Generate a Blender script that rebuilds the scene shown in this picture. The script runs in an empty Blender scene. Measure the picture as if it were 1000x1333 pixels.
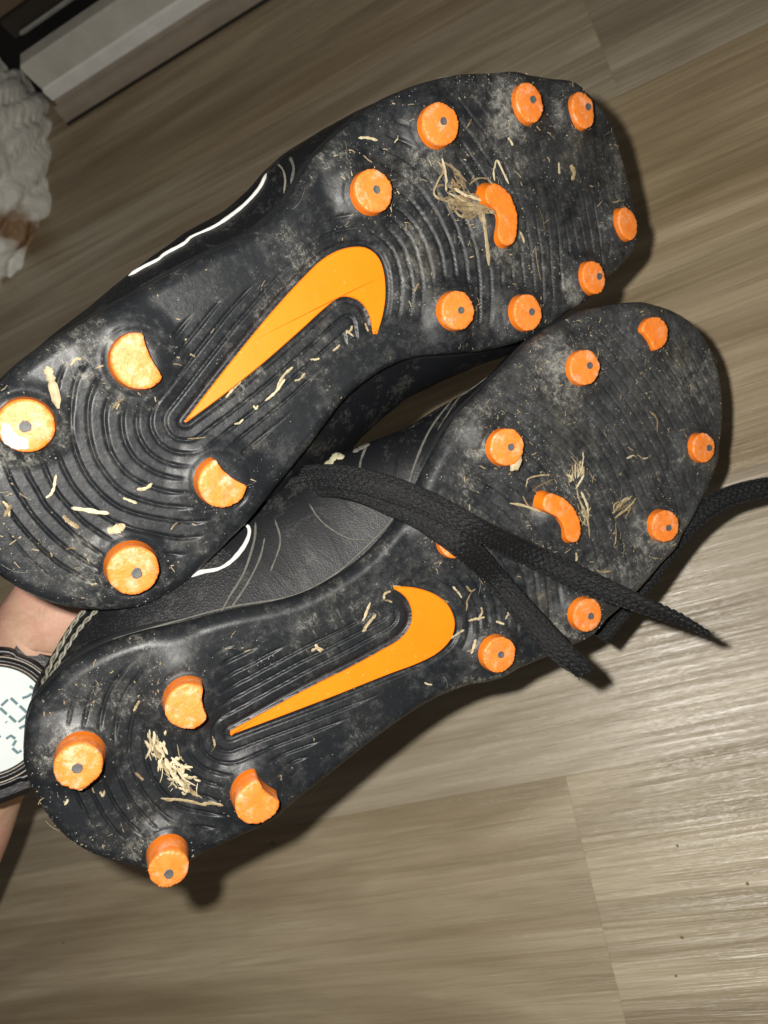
import bpy, math, random
import numpy as np
from mathutils import Matrix, Vector
from mathutils.bvhtree import BVHTree
from mathutils.geometry import tessellate_polygon
random.seed(7); rng = np.random.default_rng(7)
scn = bpy.context.scene
C = scn.collection

# ------------------------------------------------------------ camera, light, exposure
F = 960.0; CX, CY = 500.0, 666.5; H = 0.42
def nrm(a): a = np.asarray(a, float); return a/np.linalg.norm(a)
Dn = nrm([450, 283, 960]); Vg = np.array([-2500, 833, 960.])
Xw = -nrm(Vg - Dn*Vg.dot(Dn)); Zw = -Dn; Yw = np.cross(Zw, Xw)
M = np.array([Xw, Yw, Zw])                       # camera (x right, y down, z forward) -> world
CAM = np.array([0, 0, H])
def c2w(c): return np.asarray(c) @ M.T + CAM
cam_d = bpy.data.cameras.new('camera'); cam = bpy.data.objects.new('camera', cam_d); C.objects.link(cam)
Rc = np.column_stack([M @ [1, 0, 0], M @ [0, -1, 0], M @ [0, 0, -1]])
mw = np.eye(4); mw[:3, :3] = Rc; mw[:3, 3] = CAM
cam.matrix_world = Matrix(mw.tolist())
cam_d.sensor_fit = 'VERTICAL'; cam_d.sensor_height = 36; cam_d.sensor_width = 27
cam_d.lens = F/1333*36; cam_d.clip_start = 0.01; cam_d.clip_end = 50
cam_d.dof.use_dof = True; cam_d.dof.focus_distance = 0.245; cam_d.dof.aperture_fstop = 17
scn.camera = cam
scn.view_settings.view_transform = 'Standard'; scn.view_settings.look = 'None'
scn.view_settings.exposure = 0.0; scn.view_settings.gamma = 1
w = bpy.data.worlds.new('World'); scn.world = w; w.use_nodes = True
w.node_tree.nodes['Background'].inputs[0].default_value = (1.0, 0.93, 0.82, 1)
w.node_tree.nodes['Background'].inputs[1].default_value = 0.062
fl = bpy.data.lights.new('phone_flash', 'POINT'); fl.energy = 6.1; fl.shadow_soft_size = 0.0038
fl.color = (1.0, 0.965, 0.90)
flo = bpy.data.objects.new('phone_flash', fl); C.objects.link(flo)
flo.location = c2w([-0.0215, -0.0138, 0.0]).tolist()

# ------------------------------------------------------------ helpers
def tag(o, label=None, cat=None, group=None, kind=None):
    if label: o['label'] = label
    if cat: o['category'] = cat
    if group: o['group'] = group
    if kind: o['kind'] = kind
    return o
def mesh_obj(name, v, f, mat=None, parent=None, smooth=True):
    me = bpy.data.meshes.new(name)
    v = np.asarray(v, dtype=np.float32)
    if isinstance(f, np.ndarray) and f.ndim == 2:
        k = f.shape[1]; n = len(f)
        me.vertices.add(len(v)); me.vertices.foreach_set('co', v.ravel())
        me.loops.add(n*k); me.loops.foreach_set('vertex_index', f.astype(np.int32).ravel())
        me.polygons.add(n); me.polygons.foreach_set('loop_start', np.arange(0, n*k, k, dtype=np.int32))
        me.update(calc_edges=True); me.validate()
    else:
        me.from_pydata(v.tolist(), [], [list(map(int, q)) for q in f]); me.update()
    if smooth: me.polygons.foreach_set('use_smooth', [True]*len(me.polygons))
    o = bpy.data.objects.new(name, me); C.objects.link(o)
    if mat: me.materials.append(mat)
    if parent: o.parent = parent
    return o
def grid_faces(nu, nv, wrap=False):
    i = np.arange(nu-1)[:, None]; j = np.arange(nv if wrap else nv-1)[None, :]
    j2 = (j+1) % nv
    a = i*nv+j; b = i*nv+j2; c = (i+1)*nv+j2; d = (i+1)*nv+j
    return np.stack([a, b, c, d], -1).reshape(-1, 4)
def catmull(P, n, closed=False):
    P = np.asarray(P, float); m = len(P)
    if closed: Q = np.vstack([P[-1], P, P[0], P[1]]); seg = m
    else: Q = np.vstack([2*P[0]-P[1], P, 2*P[-1]-P[-2]]); seg = m-1
    out = []
    ts = np.linspace(0, seg, n, endpoint=not closed)
    for t in ts:
        i = min(int(t), seg-1); u = t-i
        a, b, c, d = Q[i], Q[i+1], Q[i+2], Q[i+3]
        out.append(.5*(2*b+(c-a)*u+(2*a-5*b+4*c-d)*u*u+(-a+3*b-3*c+d)*u**3))
    return np.array(out)
def resample(P, n, closed=False):
    P = np.asarray(P, float)
    if closed: P = np.vstack([P, P[0]])
    L = np.r_[0, np.cumsum(np.linalg.norm(np.diff(P, axis=0), axis=1))]
    t = np.linspace(0, L[-1], n, endpoint=not closed)
    return np.column_stack([np.interp(t, L, P[:, k]) for k in range(P.shape[1])])
def sst(a, b, x):
    t = np.clip((x-a)/(b-a), 0, 1); return t*t*(3-2*t)
# value noise (numpy)
_T = rng.random((64, 64))
def vnoise(x, y):
    xi = np.floor(x).astype(int); yi = np.floor(y).astype(int); fx = x-xi; fy = y-yi
    fx = fx*fx*(3-2*fx); fy = fy*fy*(3-2*fy)
    g = lambda a, b: _T[a % 64, b % 64]
    return (g(xi, yi)*(1-fx)+g(xi+1, yi)*fx)*(1-fy)+(g(xi, yi+1)*(1-fx)+g(xi+1, yi+1)*fx)*fy
def fbm(x, y, o=4):
    s = 0; a = .5
    for k in range(o): s = s+a*vnoise(x*2**k+17.3*k, y*2**k+5.1*k); a *= .5
    return s

def tube_pts(P, rad, nseg=8, squash=None, normals=None):
    """tube or flattened ribbon along P; rad scalar or array; returns verts, faces (closed ends)"""
    P = np.asarray(P, float); n = len(P)
    T = np.gradient(P, axis=0); T /= np.linalg.norm(T, axis=1)[:, None]+1e-12
    if normals is None:
        N = np.zeros_like(P); up = np.array([0, 0, 1.]) if abs(T[0][2]) < .9 else np.array([1., 0, 0])
        N[0] = nrm(np.cross(T[0], np.cross(up, T[0])))
        for i in range(1, n): N[i] = nrm(N[i-1]-T[i]*N[i-1].dot(T[i]))
    else:
        N = np.asarray(normals, float); N = N-T*(N*T).sum(1)[:, None]; N /= np.linalg.norm(N, axis=1)[:, None]
    B = np.cross(T, N); rad = np.broadcast_to(np.asarray(rad, float), (n,))
    sq = 1.0 if squash is None else squash
    a = np.linspace(0, 2*np.pi, nseg, endpoint=False)
    V = P[:, None]+rad[:, None, None]*(np.cos(a)[None, :, None]*B[:, None]+sq*np.sin(a)[None, :, None]*N[:, None])
    V = V.reshape(-1, 3); Fq = grid_faces(n, nseg, True).tolist()
    Fq.append(list(range(nseg))[::-1]); Fq.append([(n-1)*nseg+i for i in range(nseg)])
    return V, Fq
def merge(parts):
    V = []; Fs = []; o = 0
    for v, f in parts:
        V.append(np.asarray(v)); Fs += [[i+o for i in q] for q in f]; o += len(v)
    return np.vstack(V), Fs

# ------------------------------------------------------------ materials
class NT:
    def __init__(s, name):
        s.m = bpy.data.materials.new(name); s.m.use_nodes = True; s.t = s.m.node_tree
        s.b = s.t.nodes['Principled BSDF']; s.n = s.t.nodes; s.l = s.t.links
        s.tc = s.n.new('ShaderNodeTexCoord')
    def set(s, **k):
        for a, v in k.items():
            inp = s.b.inputs[a.replace('_', ' ')]
            if hasattr(v, 'is_output') or isinstance(v, bpy.types.NodeSocket): s.l.new(v, inp)
            else: inp.default_value = v
        return s
    def mapping(s, scale=(1, 1, 1), rot=(0, 0, 0), src='Object', vec=None):
        mp = s.n.new('ShaderNodeMapping'); mp.inputs['Scale'].default_value = scale; mp.inputs['Rotation'].default_value = rot
        s.l.new(vec if vec is not None else s.tc.outputs[src], mp.inputs[0]); return mp.outputs[0]
    def noise(s, scale, detail=4, rough=.55, vec=None, dist=0):
        x = s.n.new('ShaderNodeTexNoise'); x.inputs['Scale'].default_value = scale
        x.inputs['Detail'].default_value = detail; x.inputs['Roughness'].default_value = rough; x.inputs['Distortion'].default_value = dist
        s.l.new(vec if vec is not None else s.tc.outputs['Object'], x.inputs['Vector']); return x.outputs['Fac']
    def voro(s, scale, vec=None, feat='F1'):
        x = s.n.new('ShaderNodeTexVoronoi'); x.feature = feat; x.inputs['Scale'].default_value = scale
        s.l.new(vec if vec is not None else s.tc.outputs['Object'], x.inputs['Vector']); return x.outputs['Distance']
    def ramp(s, x, *st):
        r = s.n.new('ShaderNodeValToRGB'); e = r.color_ramp.elements
        while len(e) < len(st): e.new(.5)
        for k, (p, c) in enumerate(st):
            e[k].position = p; e[k].color = (c, c, c, 1) if not hasattr(c, '__len__') else (*c, 1)
        s.l.new(x, r.inputs[0]); return r.outputs[0]
    def math(s, op, a, b=None, c=None):
        x = s.n.new('ShaderNodeMath'); x.operation = op
        for i, q in enumerate((a, b, c)):
            if q is None: continue
            if isinstance(q, bpy.types.NodeSocket): s.l.new(q, x.inputs[i])
            else: x.inputs[i].default_value = q
        return x.outputs[0]
    def mix(s, f, a, b):
        x = s.n.new('ShaderNodeMix'); x.data_type = 'RGBA'
        for i, q in ((0, f), (6, a), (7, b)):
            if isinstance(q, bpy.types.NodeSocket): s.l.new(q, x.inputs[i])
            else: x.inputs[i].default_value = q if not hasattr(q, '__len__') else (*q, 1)
        return x.outputs[2]
    def bump(s, h, dist, strength=1.0, prev=None):
        x = s.n.new('ShaderNodeBump'); x.inputs['Distance'].default_value = dist; x.inputs['Strength'].default_value = strength
        s.l.new(h, x.inputs['Height'])
        if prev is not None: s.l.new(prev, x.inputs['Normal'])
        return x.outputs[0]

def rubber(name, dirt=1.0, seed=0.0):
    m = NT(name)
    big = m.noise(28, 5, .6); big2 = m.noise(75, 6, .7, m.mapping((1, 1, 1), (0.3, .2, 1+seed)))
    fine = m.noise(900, 4, .7); mid = m.noise(260, 6, .75)
    # dirt towards the toe (worn forefoot): object x axis
    sx = m.n.new('ShaderNodeSeparateXYZ'); m.l.new(m.tc.outputs['Object'], sx.inputs[0])
    fore = m.n.new('ShaderNodeMapRange'); fore.inputs[1].default_value = .12; fore.inputs[2].default_value = .25
    fore.inputs[3].default_value = .0; fore.inputs[4].default_value = .13*dirt; m.l.new(sx.outputs[0], fore.inputs[0])
    d = m.math('ADD', m.math('MULTIPLY', big2, .55), m.math('MULTIPLY', mid, .55))
    d = m.math('ADD', d, fore.outputs[0])
    haze = m.ramp(d, (.55, 0.0), (.84, 1.0))
    scr = m.noise(1.0, 5, .75, m.mapping((160, 900, 300), (0, 0, .6+seed)))
    scr2 = m.noise(1.0, 5, .75, m.mapping((1000, 140, 300), (0, 0, .25+seed)))
    scm = m.ramp(m.math('MAXIMUM', scr, scr2), (.67, 0.0), (.77, 1.0))
    spk = m.ramp(m.math('ADD', fine, m.math('MULTIPLY', mid, .5)), (.86, 0.0), (.96, 1.0))
    col = m.mix(big, (.008, .0095, .0115), (.015, .0165, .019))
    col = m.mix(m.math('MULTIPLY', haze, .6), col, (.085, .087, .088))
    col = m.mix(m.math('MULTIPLY', m.math('MULTIPLY', scm, haze), .9), col, (.34, .34, .33))
    col = m.mix(m.math('MULTIPLY', m.math('MULTIPLY', spk, haze), .6), col, (.36, .35, .31))
    tan = m.ramp(m.noise(48, 5, .7, m.mapping((1, 1, 1), (1, .5, 2+seed))), (.55, 0.0), (.72, 1.0))
    col = m.mix(m.math('MULTIPLY', m.math('MULTIPLY', tan, haze), .5), col, (.17, .145, .09))
    da = m.n.new('ShaderNodeAttribute'); da.attribute_name = 'dust'
    nick = m.ramp(m.noise(1.0, 4, .8, m.mapping((700, 1500, 600), (0, 0, 1.1+seed))), (.70, 0.0), (.76, 1.0)); nick2 = m.ramp(m.noise(1.0, 4, .8, m.mapping((1600, 500, 600), (0, 0, .4+seed))), (.71, 0.0), (.77, 1.0))
    fleck = m.noise(1.0, 6, .85, m.mapping((420, 620, 400), (0, 0, .8+seed), vec=None), .8); fleck2 = m.noise(1.0, 6, .85, m.mapping((900, 300, 400), (0, 0, .2+seed)), .5)
    fk = m.math('ADD', m.math('MULTIPLY', da.outputs['Fac'], .17), m.math('MAXIMUM', fleck, fleck2)); fk = m.ramp(fk, (.63, 0.0), (.78, 1.0))
    col = m.mix(m.math('MULTIPLY', da.outputs['Fac'], .16), col, (.12, .118, .10))
    col = m.mix(m.math('MULTIPLY', fk, .75), col, m.mix(fine, (.10, .098, .085), (.42, .41, .37)))
    col = m.mix(m.math('MULTIPLY', m.math('MAXIMUM', nick, nick2), .55), col, (.36, .36, .35))
    rg = m.math('ADD', m.math('MULTIPLY', haze, .26), m.math('ADD', m.math('MULTIPLY', mid, .22), .28))
    b = m.bump(mid, .00022, .6); b = m.bump(fine, .00006, .5, b)
    m.set(Base_Color=col, Roughness=rg, Normal=b); m.b.inputs['Specular IOR Level'].default_value = .27
    return m.m
def orange_stud(name):
    m = NT(name)
    sx = m.n.new('ShaderNodeSeparateXYZ'); m.l.new(m.tc.outputs['Object'], sx.inputs[0])
    oi = m.n.new('ShaderNodeObjectInfo')
    off = m.n.new('ShaderNodeVectorMath'); off.operation = 'ADD'; m.l.new(m.tc.outputs['Object'], off.inputs[0]); m.l.new(oi.outputs['Random'], off.inputs[1])
    v = off.outputs[0]
    n1 = m.noise(260, 5, .6, v); n2 = m.noise(1300, 5, .7, v)
    hgt = m.n.new('ShaderNodeMapRange'); hgt.inputs[1].default_value = .0040; hgt.inputs[2].default_value = .0058; m.l.new(sx.outputs[2], hgt.inputs[0])
    wear = m.math('MULTIPLY', hgt.outputs[0], m.ramp(m.math('ADD', m.math('MULTIPLY', n1, .75), m.math('MULTIPLY', n2, .3)), (.40, .35), (.62, 1.0)))
    col = m.mix(n1, (.80, .15, .004), (.86, .235, .008))
    col = m.mix(m.math('MULTIPLY', wear, .62), col, (.80, .27, .07))
    pale = m.ramp(m.noise(220, 5, .7, v), (.52, 0.0), (.72, 1.0))
    col = m.mix(m.math('MULTIPLY', m.math('MULTIPLY', pale, hgt.outputs[0]), .75), col, (.87, .52, .35))
    red = m.ramp(m.noise(300, 5, .7, m.mapping((1, 1, 2), (1, 2, 0), vec=v)), (.52, 0.0), (.66, 1.0))
    col = m.mix(m.math('MULTIPLY', red, .38), col, (.55, .13, .05))
    dk = m.ramp(m.math('ADD', m.math('MULTIPLY', n2, .6), m.math('MULTIPLY', n1, .4)), (.62, 0.0), (.68, 1.0)); col = m.mix(m.math('MULTIPLY', dk, .6), col, (.25, .09, .03))
    b = m.bump(n1, .0005, .7); b = m.bump(n2, .0002, .6, b)
    m.set(Base_Color=col, Roughness=.42, Normal=b); m.b.inputs['Subsurface Weight'].default_value = .0
    return m.m
def simple(name, col, rough=.5, n=None, bumpd=0, amp=.35, spec=.5, metal=0):
    m = NT(name)
    if n:
        x = m.noise(n, 5, .65)
        c2 = tuple(min(1, c*(1+amp)) for c in col); c1 = tuple(c*(1-amp) for c in col)
        m.set(Base_Color=m.mix(x, c1, c2))
        if bumpd: m.set(Normal=m.bump(x, bumpd))
    else: m.b.inputs['Base Color'].default_value = (*col, 1)
    m.b.inputs['Roughness'].default_value = rough; m.b.inputs['Specular IOR Level'].default_value = spec; m.b.inputs['Metallic'].default_value = metal
    return m.m
def leather(name, kind='leather', base=(.006, .0065, .008)):
    m = NT(name)
    n = m.noise(90, 6, .7); f = m.noise(700, 4, .7)
    dust = m.ramp(m.math('ADD', m.math('MULTIPLY', n, .7), m.math('MULTIPLY', f, .35)), (.56, 0.0), (.80, 1.0))
    col = m.mix(m.math('MULTIPLY', dust, .6), base, (.12, .12, .105))
    if kind == 'leather':
        v = m.voro(1250, feat='DISTANCE_TO_EDGE'); h = m.ramp(v, (0, 0.0), (.25, 1.0))
        b = m.bump(h, .00004, .5); b = m.bump(m.noise(1, 4, .6, m.mapping((160, 40, 60), (0, 0, .5)), 1.5), .00028, .4, b); rg = .42
    else:
        v = m.voro(1050); h = m.ramp(v, (.15, 1.0), (.5, 0.0))
        b = m.bump(h, .00012, .7); col = m.mix(m.math('MULTIPLY', m.ramp(v, (.1, 1.0), (.35, 0.0)), .25), col, (.07, .07, .065)); rg = .55
    m.set(Base_Color=col, Roughness=rg, Normal=b); m.b.inputs['Specular IOR Level'].default_value = .30; return m.m
def woven(name):
    m = NT(name)
    n = m.noise(1700, 3, .8); g = m.noise(220, 4, .6)
    col = m.mix(n, (.001, .001, .0015), (.006, .0065, .008))
    spk = m.ramp(m.noise(2100, 3, .6), (.62, 0.0), (.72, 1.0)); col = m.mix(m.math('MULTIPLY', spk, .7), col, (.15, .15, .155))
    m.set(Base_Color=col, Roughness=m.ramp(n, (.42, .6), (.62, .32)), Normal=m.bump(n, .0004, .9)); m.b.inputs['Specular IOR Level'].default_value = .32
    m.b.inputs['Sheen Weight'].default_value = .02
    return m.m
def wood_floor(name):
    m = NT(name)
    oi = m.n.new('ShaderNodeObjectInfo')
    sc = m.n.new('ShaderNodeVectorMath'); sc.operation = 'SCALE'; sc.inputs['Scale'].default_value = 37.0
    cmb = m.n.new('ShaderNodeCombineXYZ'); m.l.new(oi.outputs['Random'], cmb.inputs[0]); m.l.new(oi.outputs['Random'], cmb.inputs[1])
    m.l.new(cmb.outputs[0], sc.inputs[0])
    ad = m.n.new('ShaderNodeVectorMath'); ad.operation = 'ADD'; m.l.new(m.tc.outputs['Object'], ad.inputs[0]); m.l.new(sc.outputs[0], ad.inputs[1])
    v = ad.outputs[0]
    streak = m.noise(1.0, 6, .65, m.mapping((3.0, 60, 1), vec=v), 1.2)
    wide = m.noise(1.0, 3, .5, m.mapping((2.2, 18, 1), vec=v), 1.5)
    grain = m.noise(1.0, 5, .7, m.mapping((9, 330, 1), vec=v), .6)
    pore = m.noise(1.0, 3, .7, m.mapping((40, 1500, 1), vec=v))
    cloud = m.noise(14, 4, .6, v)
    col = m.mix(m.ramp(streak, (.32, 0.0), (.66, 1.0)), (.37, .305, .21), (.58, .51, .39))
    col = m.mix(m.math('MULTIPLY', m.ramp(wide, (.33, 1.0), (.60, 0.0)), .75), col, (.25, .195, .125))
    col = m.mix(m.math('MULTIPLY', m.ramp(grain, (.35, 1.0), (.50, 0.0)), .28), col, (.24, .195, .13))
    col = m.mix(m.math('MULTIPLY', m.ramp(pore, (.30, 1.0), (.45, 0.0)), .30), col, (.22, .18, .12))
    hs = m.n.new('ShaderNodeHueSaturation'); m.l.new(col, hs.inputs['Color'])
    mr = m.n.new('ShaderNodeMapRange'); mr.inputs[3].default_value = .95; mr.inputs[4].default_value = 1.05; m.l.new(oi.outputs['Random'], mr.inputs[0]); m.l.new(mr.outputs[0], hs.inputs['Value'])
    ms = m.n.new('ShaderNodeMapRange'); ms.inputs[3].default_value = 1.05; ms.inputs[4].default_value = .9; m.l.new(oi.outputs['Random'], ms.inputs[0]); m.l.new(ms.outputs[0], hs.inputs['Saturation'])
    ridge = m.noise(1.0, 3, .5, m.mapping((5, 150, 1), vec=v), .8)
    relief = m.math('ADD', m.math('MULTIPLY', grain, .6), m.math('MULTIPLY', ridge, 1.2))
    b = m.bump(relief, .0011, .8); b = m.bump(pore, .00008, .4, b)
    hs.inputs['Fac'].default_value = 1.0; tint = m.n.new('ShaderNodeMix'); tint.data_type = 'RGBA'; tint.blend_type = 'MULTIPLY'; tint.inputs[0].default_value = 1.0; m.l.new(hs.outputs[0], tint.inputs[6]); m.l.new(oi.outputs['Color'], tint.inputs[7])
    m.set(Base_Color=tint.outputs[2], Roughness=m.math('ADD', m.math('MULTIPLY', cloud, .20), .22), Normal=b)
    m.b.inputs['Specular IOR Level'].default_value = .6
    return m.m
def skin_mat(name):
    m = NT(name)
    n = m.noise(30, 4, .6); f = m.noise(600, 4, .7)
    col = m.mix(m.ramp(n, (.38, 0.0), (.62, 1.0)), (.60, .42, .28), (.66, .34, .27))
    cr = m.ramp(m.noise(1, 4, .7, m.mapping((30, 30, 90), (.4, .3, .9)), 1.2), (.42, 1.0), (.50, 0.0)); col = m.mix(m.math('MULTIPLY', cr, .35), col, (.46, .22, .15))
    m.set(Base_Color=col, Roughness=.48, Normal=m.bump(m.math('ADD', f, m.math('MULTIPLY', m.noise(1, 4, .6, m.mapping((60, 180, 60))), 2.0)), .0004, .5))
    m.b.inputs['Subsurface Weight'].default_value = .12; m.b.inputs['Subsurface Radius'].default_value = (.01, .004, .002)
    return m.m
MAT = dict(rub=rubber('worn_black_rubber', 1.0, 0), rub2=rubber('scuffed_black_rubber', 1.5, .7), stud=orange_stud('worn_orange_plastic'),
    leather=leather('black_leather'), mesh=leather('black_textured_upper', 'mesh'), lace=woven('black_woven_lace'), wood=wood_floor('grey_brown_laminate'),
    skin=skin_mat('skin'), pin=simple('grey_pin_dirt', (.085, .088, .085), .6, 900, .0002, .6), white=simple('white_piping', (.62, .62, .58), .6, 500, .0002, .25),
    seam=simple('dusty_seam_thread', (.085, .083, .072), .7, 500, .0002, .9), collar=simple('grey_twisted_cord', (.16, .155, .12), .45, 400, .0003, .6),
    lining=simple('dark_lining', (.01, .01, .011), .9, 300, .0003), rand=simple('glossy_black_rand', (.012, .013, .015), .30, 200, .0003, .5))
def emblem_mat():
    m = NT('orange_gloss_emblem')
    n = m.noise(60, 4, .6); sc = m.ramp(m.noise(300, 5, .75), (.62, 0.0), (.72, 1.0))
    col = m.mix(n, (.82, .185, .002), (.88, .235, .003))
    col = m.mix(m.math('MULTIPLY', sc, .6), col, (.85, .42, .16))
    ln = m.ramp(m.noise(1, 4, .7, m.mapping((700, 90, 200), (0, 0, .5))), (.68, 0.0), (.74, 1.0))
    col = m.mix(m.math('MULTIPLY', ln, .7), col, (.42, .10, .01))
    m.set(Base_Color=col, Roughness=.42, Normal=m.bump(m.noise(240, 4), .0002, .4)); return m.m
MAT['emblem'] = emblem_mat()
def straw_mat():
    m = NT('dry_straw'); oi = m.n.new('ShaderNodeObjectInfo')
    n = m.math('ADD', m.math('MULTIPLY', m.noise(300, 4, .7), .6), m.math('MULTIPLY', oi.outputs['Random'], .4))
    col = m.ramp(n, (.30, (.17, .12, .06)), (.48, (.36, .29, .165)), (.70, (.54, .47, .31)))
    m.set(Base_Color=col, Roughness=.6, Normal=m.bump(m.noise(1800, 3), .0002, .6)); return m.m
MAT['straw'] = straw_mat()
MAT['tan'] = simple('brown_husk', (.26, .16, .07), .7, 500, .0002, .5)
MAT['grit'] = simple('pale_grit', (.34, .33, .28), .8, 300, 0, .5)

# ------------------------------------------------------------ floor
FL = empty = None
def floor_px(u, v, z=0.0):
    r = M @ np.array([(u-CX)/F, (v-CY)/F, 1.0]); t = (H-z)/-r[2]; return CAM+r*t
PW = 0.1359; Y0 = -0.012*H/.65
slab_v = np.array([[-2.2, -1.2, -.012], [1.6, -1.2, -.012], [1.6, 1.6, -.012], [-2.2, 1.6, -.012]])
floor = mesh_obj('floor', slab_v, [[0, 1, 2, 3]], simple('dark_underlay', (.02, .016, .012), .9), None, False); tag(floor, kind='structure')
PL = 0.905
def plank_mesh(L, Wd):
    g = .00002; b = .00006; v = []; f = []
    x0, x1, y0, y1 = g, L-g, g, Wd-g
    for z, i in ((-.008, 0), (-b, 0), (0, b)):
        v += [[x0+i, y0+i, z], [x1-i, y0+i, z], [x1-i, y1-i, z], [x0+i, y1-i, z]]
    for k in (0, 4):
        for i in range(4): j = (i+1) % 4; f.append([k+i, k+j, k+4+j, k+4+i])
    f.append([8, 9, 10, 11]); return v, f
pv, pf = plank_mesh(PL, PW)
pm = None
jx = -0.133*H/.65
for j in range(-5, 6):
    y = Y0+PW*j
    off = jx+{-1: 0, 0: .43, 1: .25, 2: .62, 3: .16, 4: .52, 5: .33}.get(j, (j*.37) % 1)*PL
    for k in range(-2, 2):
        x = off+k*PL
        if x > 1.4 or x+PL < -1.9: continue
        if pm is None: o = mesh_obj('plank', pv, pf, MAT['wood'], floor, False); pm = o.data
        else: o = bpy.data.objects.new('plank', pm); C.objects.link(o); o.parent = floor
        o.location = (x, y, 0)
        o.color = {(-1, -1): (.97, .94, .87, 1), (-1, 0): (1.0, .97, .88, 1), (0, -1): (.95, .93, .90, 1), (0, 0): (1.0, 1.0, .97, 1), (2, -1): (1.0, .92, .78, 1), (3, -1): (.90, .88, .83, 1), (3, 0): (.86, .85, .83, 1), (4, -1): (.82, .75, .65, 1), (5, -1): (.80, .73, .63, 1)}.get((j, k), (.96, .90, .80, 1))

# ------------------------------------------------------------ furniture behind (top left corner)
def on_y(u, v, y):
    r = M @ np.array([(u-CX)/F, (v-CY)/F, 1.0]); t = y/r[1]; return CAM+r*t
def box(name, x0, x1, y0, y1, z0, z1, mat, parent=None, bev=.002):
    v = []; b = bev
    for z, i in ((z0, b), (z0+b, 0), (z1-b, 0), (z1, b)):
        v += [[x0+i, y0+i, z], [x1-i, y0+i, z], [x1-i, y1-i, z], [x0+i, y1-i, z]]
    f = [[3, 2, 1, 0], [12, 13, 14, 15]]
    for k in (0, 4, 8):
        for i in range(4): j = (i+1) % 4; f.append([k+i, k+j, k+4+j, k+4+i])
    return mesh_obj(name, v, f, mat, parent, False)
YB = 1.07*H/.65
zA = [on_y(58, 140, YB)[2], on_y(50, 72, YB)[2], on_y(30, 48, YB+.03)[2]]
xpl = on_y(47, 110, YB)[0]
cab = bpy.data.objects.new('low_cabinet', None); C.objects.link(cab); cab.location = (-.2, YB, 0)
tag(cab, 'dark low cabinet with a worn pale plinth board, blurred at the top left corner', 'cabinet')
pale = simple('worn_pale_board', (.60, .58, .52), .40, 25, .0004, .30)
brown = simple('brown_moulding', (.34, .28, .22), .35, 40, .0004, .3)
dark = simple('dark_cabinet_wood', (.028, .022, .018), .5, 40, .0004, .4)
def cbox(name, x0, x1, y0, y1, z0, z1, mat): return box(name, x0+.2, x1+.2, y0-YB, y1-YB, z0, z1, mat, cab)
# rounded moulding strip at the foot of the plinth
pr = [(-.0135, 0), (-.0132, .006), (-.0125, .012), (-.0085, .018), (-.003, zA[0]-.004), (0, zA[0])]
mv = []; mf = []
for x in (xpl+.2, 1.2): mv += [[x, a, b] for a, b in pr]
for i in range(len(pr)-1): mf.append([i, len(pr)+i, len(pr)+i+1, i+1])
mf.append(list(range(len(pr)))[::-1])
mesh_obj('moulding', mv, mf, brown, cab)
cbox('shadow_gap_strip', xpl, 1.0, YB-.0165, YB-.0136, 0, .0022, simple('shadow_gap_black', (.02, .016, .012), .7))  # dark strip painted in as the shade line between moulding and floor
cbox('plinth', xpl, 1.0, YB+.001, YB+.02, 0, zA[1], pale)
g = on_y(58, 128, YB)[2]; g2 = on_y(58, 112, YB)[2]
cbox('plinth_bead', xpl+.001, 1.0, YB-.003, YB+.001, zA[0]+.001, g2, simple('white_bead', (.85, .85, .80), .30, 60, .0006, .2))
cbox('recess', -1.5, 1.0, YB+.05, YB+.06, 0, .2, simple('black_recess', (.004, .004, .004), .9))
z3 = on_y(30, 48, YB+.03)[2]; z4 = on_y(5, 25, YB+.03)[2]
xl = on_y(20, 50, YB+.03)[0]
cbox('drawer_front', xl, 1.0, YB+.03, YB+.045, z3, z4, dark)
zs = on_y(35, 44, YB+.026)[2]; zs2 = on_y(35, 36, YB+.026)[2]
cbox('trim_strip', xl+.008, 1.0, YB+.026, YB+.0295, zs, zs2, simple('pale_trim', (.30, .30, .27), .35, 60, .0003, .4))
cbox('upper_panel', -1.5, 1.0, YB+.03, YB+.045, z4+.001, z4+.12, simple('brown_panel', (.13, .09, .055), .5, 30, .0004, .3))

# crumpled white cloth bag on the floor
def crumpled(cx, cy, rx, ry, hz):
    n, m_ = 120, 160
    th = np.linspace(0, np.pi/2, n)[:, None]; ph = np.linspace(0, 2*np.pi, m_, endpoint=False)[None, :]
    x = np.sin(th)*np.cos(ph); y = np.sin(th)*np.sin(ph); z = np.cos(th)+0*ph
    x = np.sign(x)*np.abs(x)**.8; y = np.sign(y)*np.abs(y)**.8
    cr = np.abs(fbm(z*2.2+y*2.0+9+x*1.0, x*9-y*2+5, 4)-.47)*2
    q_ = (z*.9+.8*y-.5*x)
    fold = np.abs(np.sin(13*q_+5*fbm(x*2+4, y*2+4, 3)))**.6
    s = .84+.10*fold+.20*cr+.05*(fbm(x*14+3, y*14+z*9, 3)-.45)
    V = np.stack([cx+rx*x*s, cy+ry*y*s, hz*z*s], -1).reshape(-1, 3)
    return V, grid_faces(n, m_, True)[:, ::-1]
bag_m = NT('crumpled_white_cloth')
_n = bag_m.noise(26, 5, .6); _st = bag_m.ramp(bag_m.noise(1, 5, .6, bag_m.mapping((15, 15, 40), (.6, 0, 0))), (.60, 0.0), (.66, 1.0))
_c = bag_m.mix(_n, (.78, .76, .68), (.93, .92, .86))
bag_m.set(Base_Color=_c, Roughness=.6, Normal=bag_m.bump(bag_m.noise(60, 5, .6), .006, .7))
bc = floor_px(-30, 225)
bv, bf = crumpled(bc[0]+.012, bc[1]-.025, .10, .16, .12)
_tb = BVHTree.FromPolygons([tuple(q) for q in bv.tolist()], bf.tolist())
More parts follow.
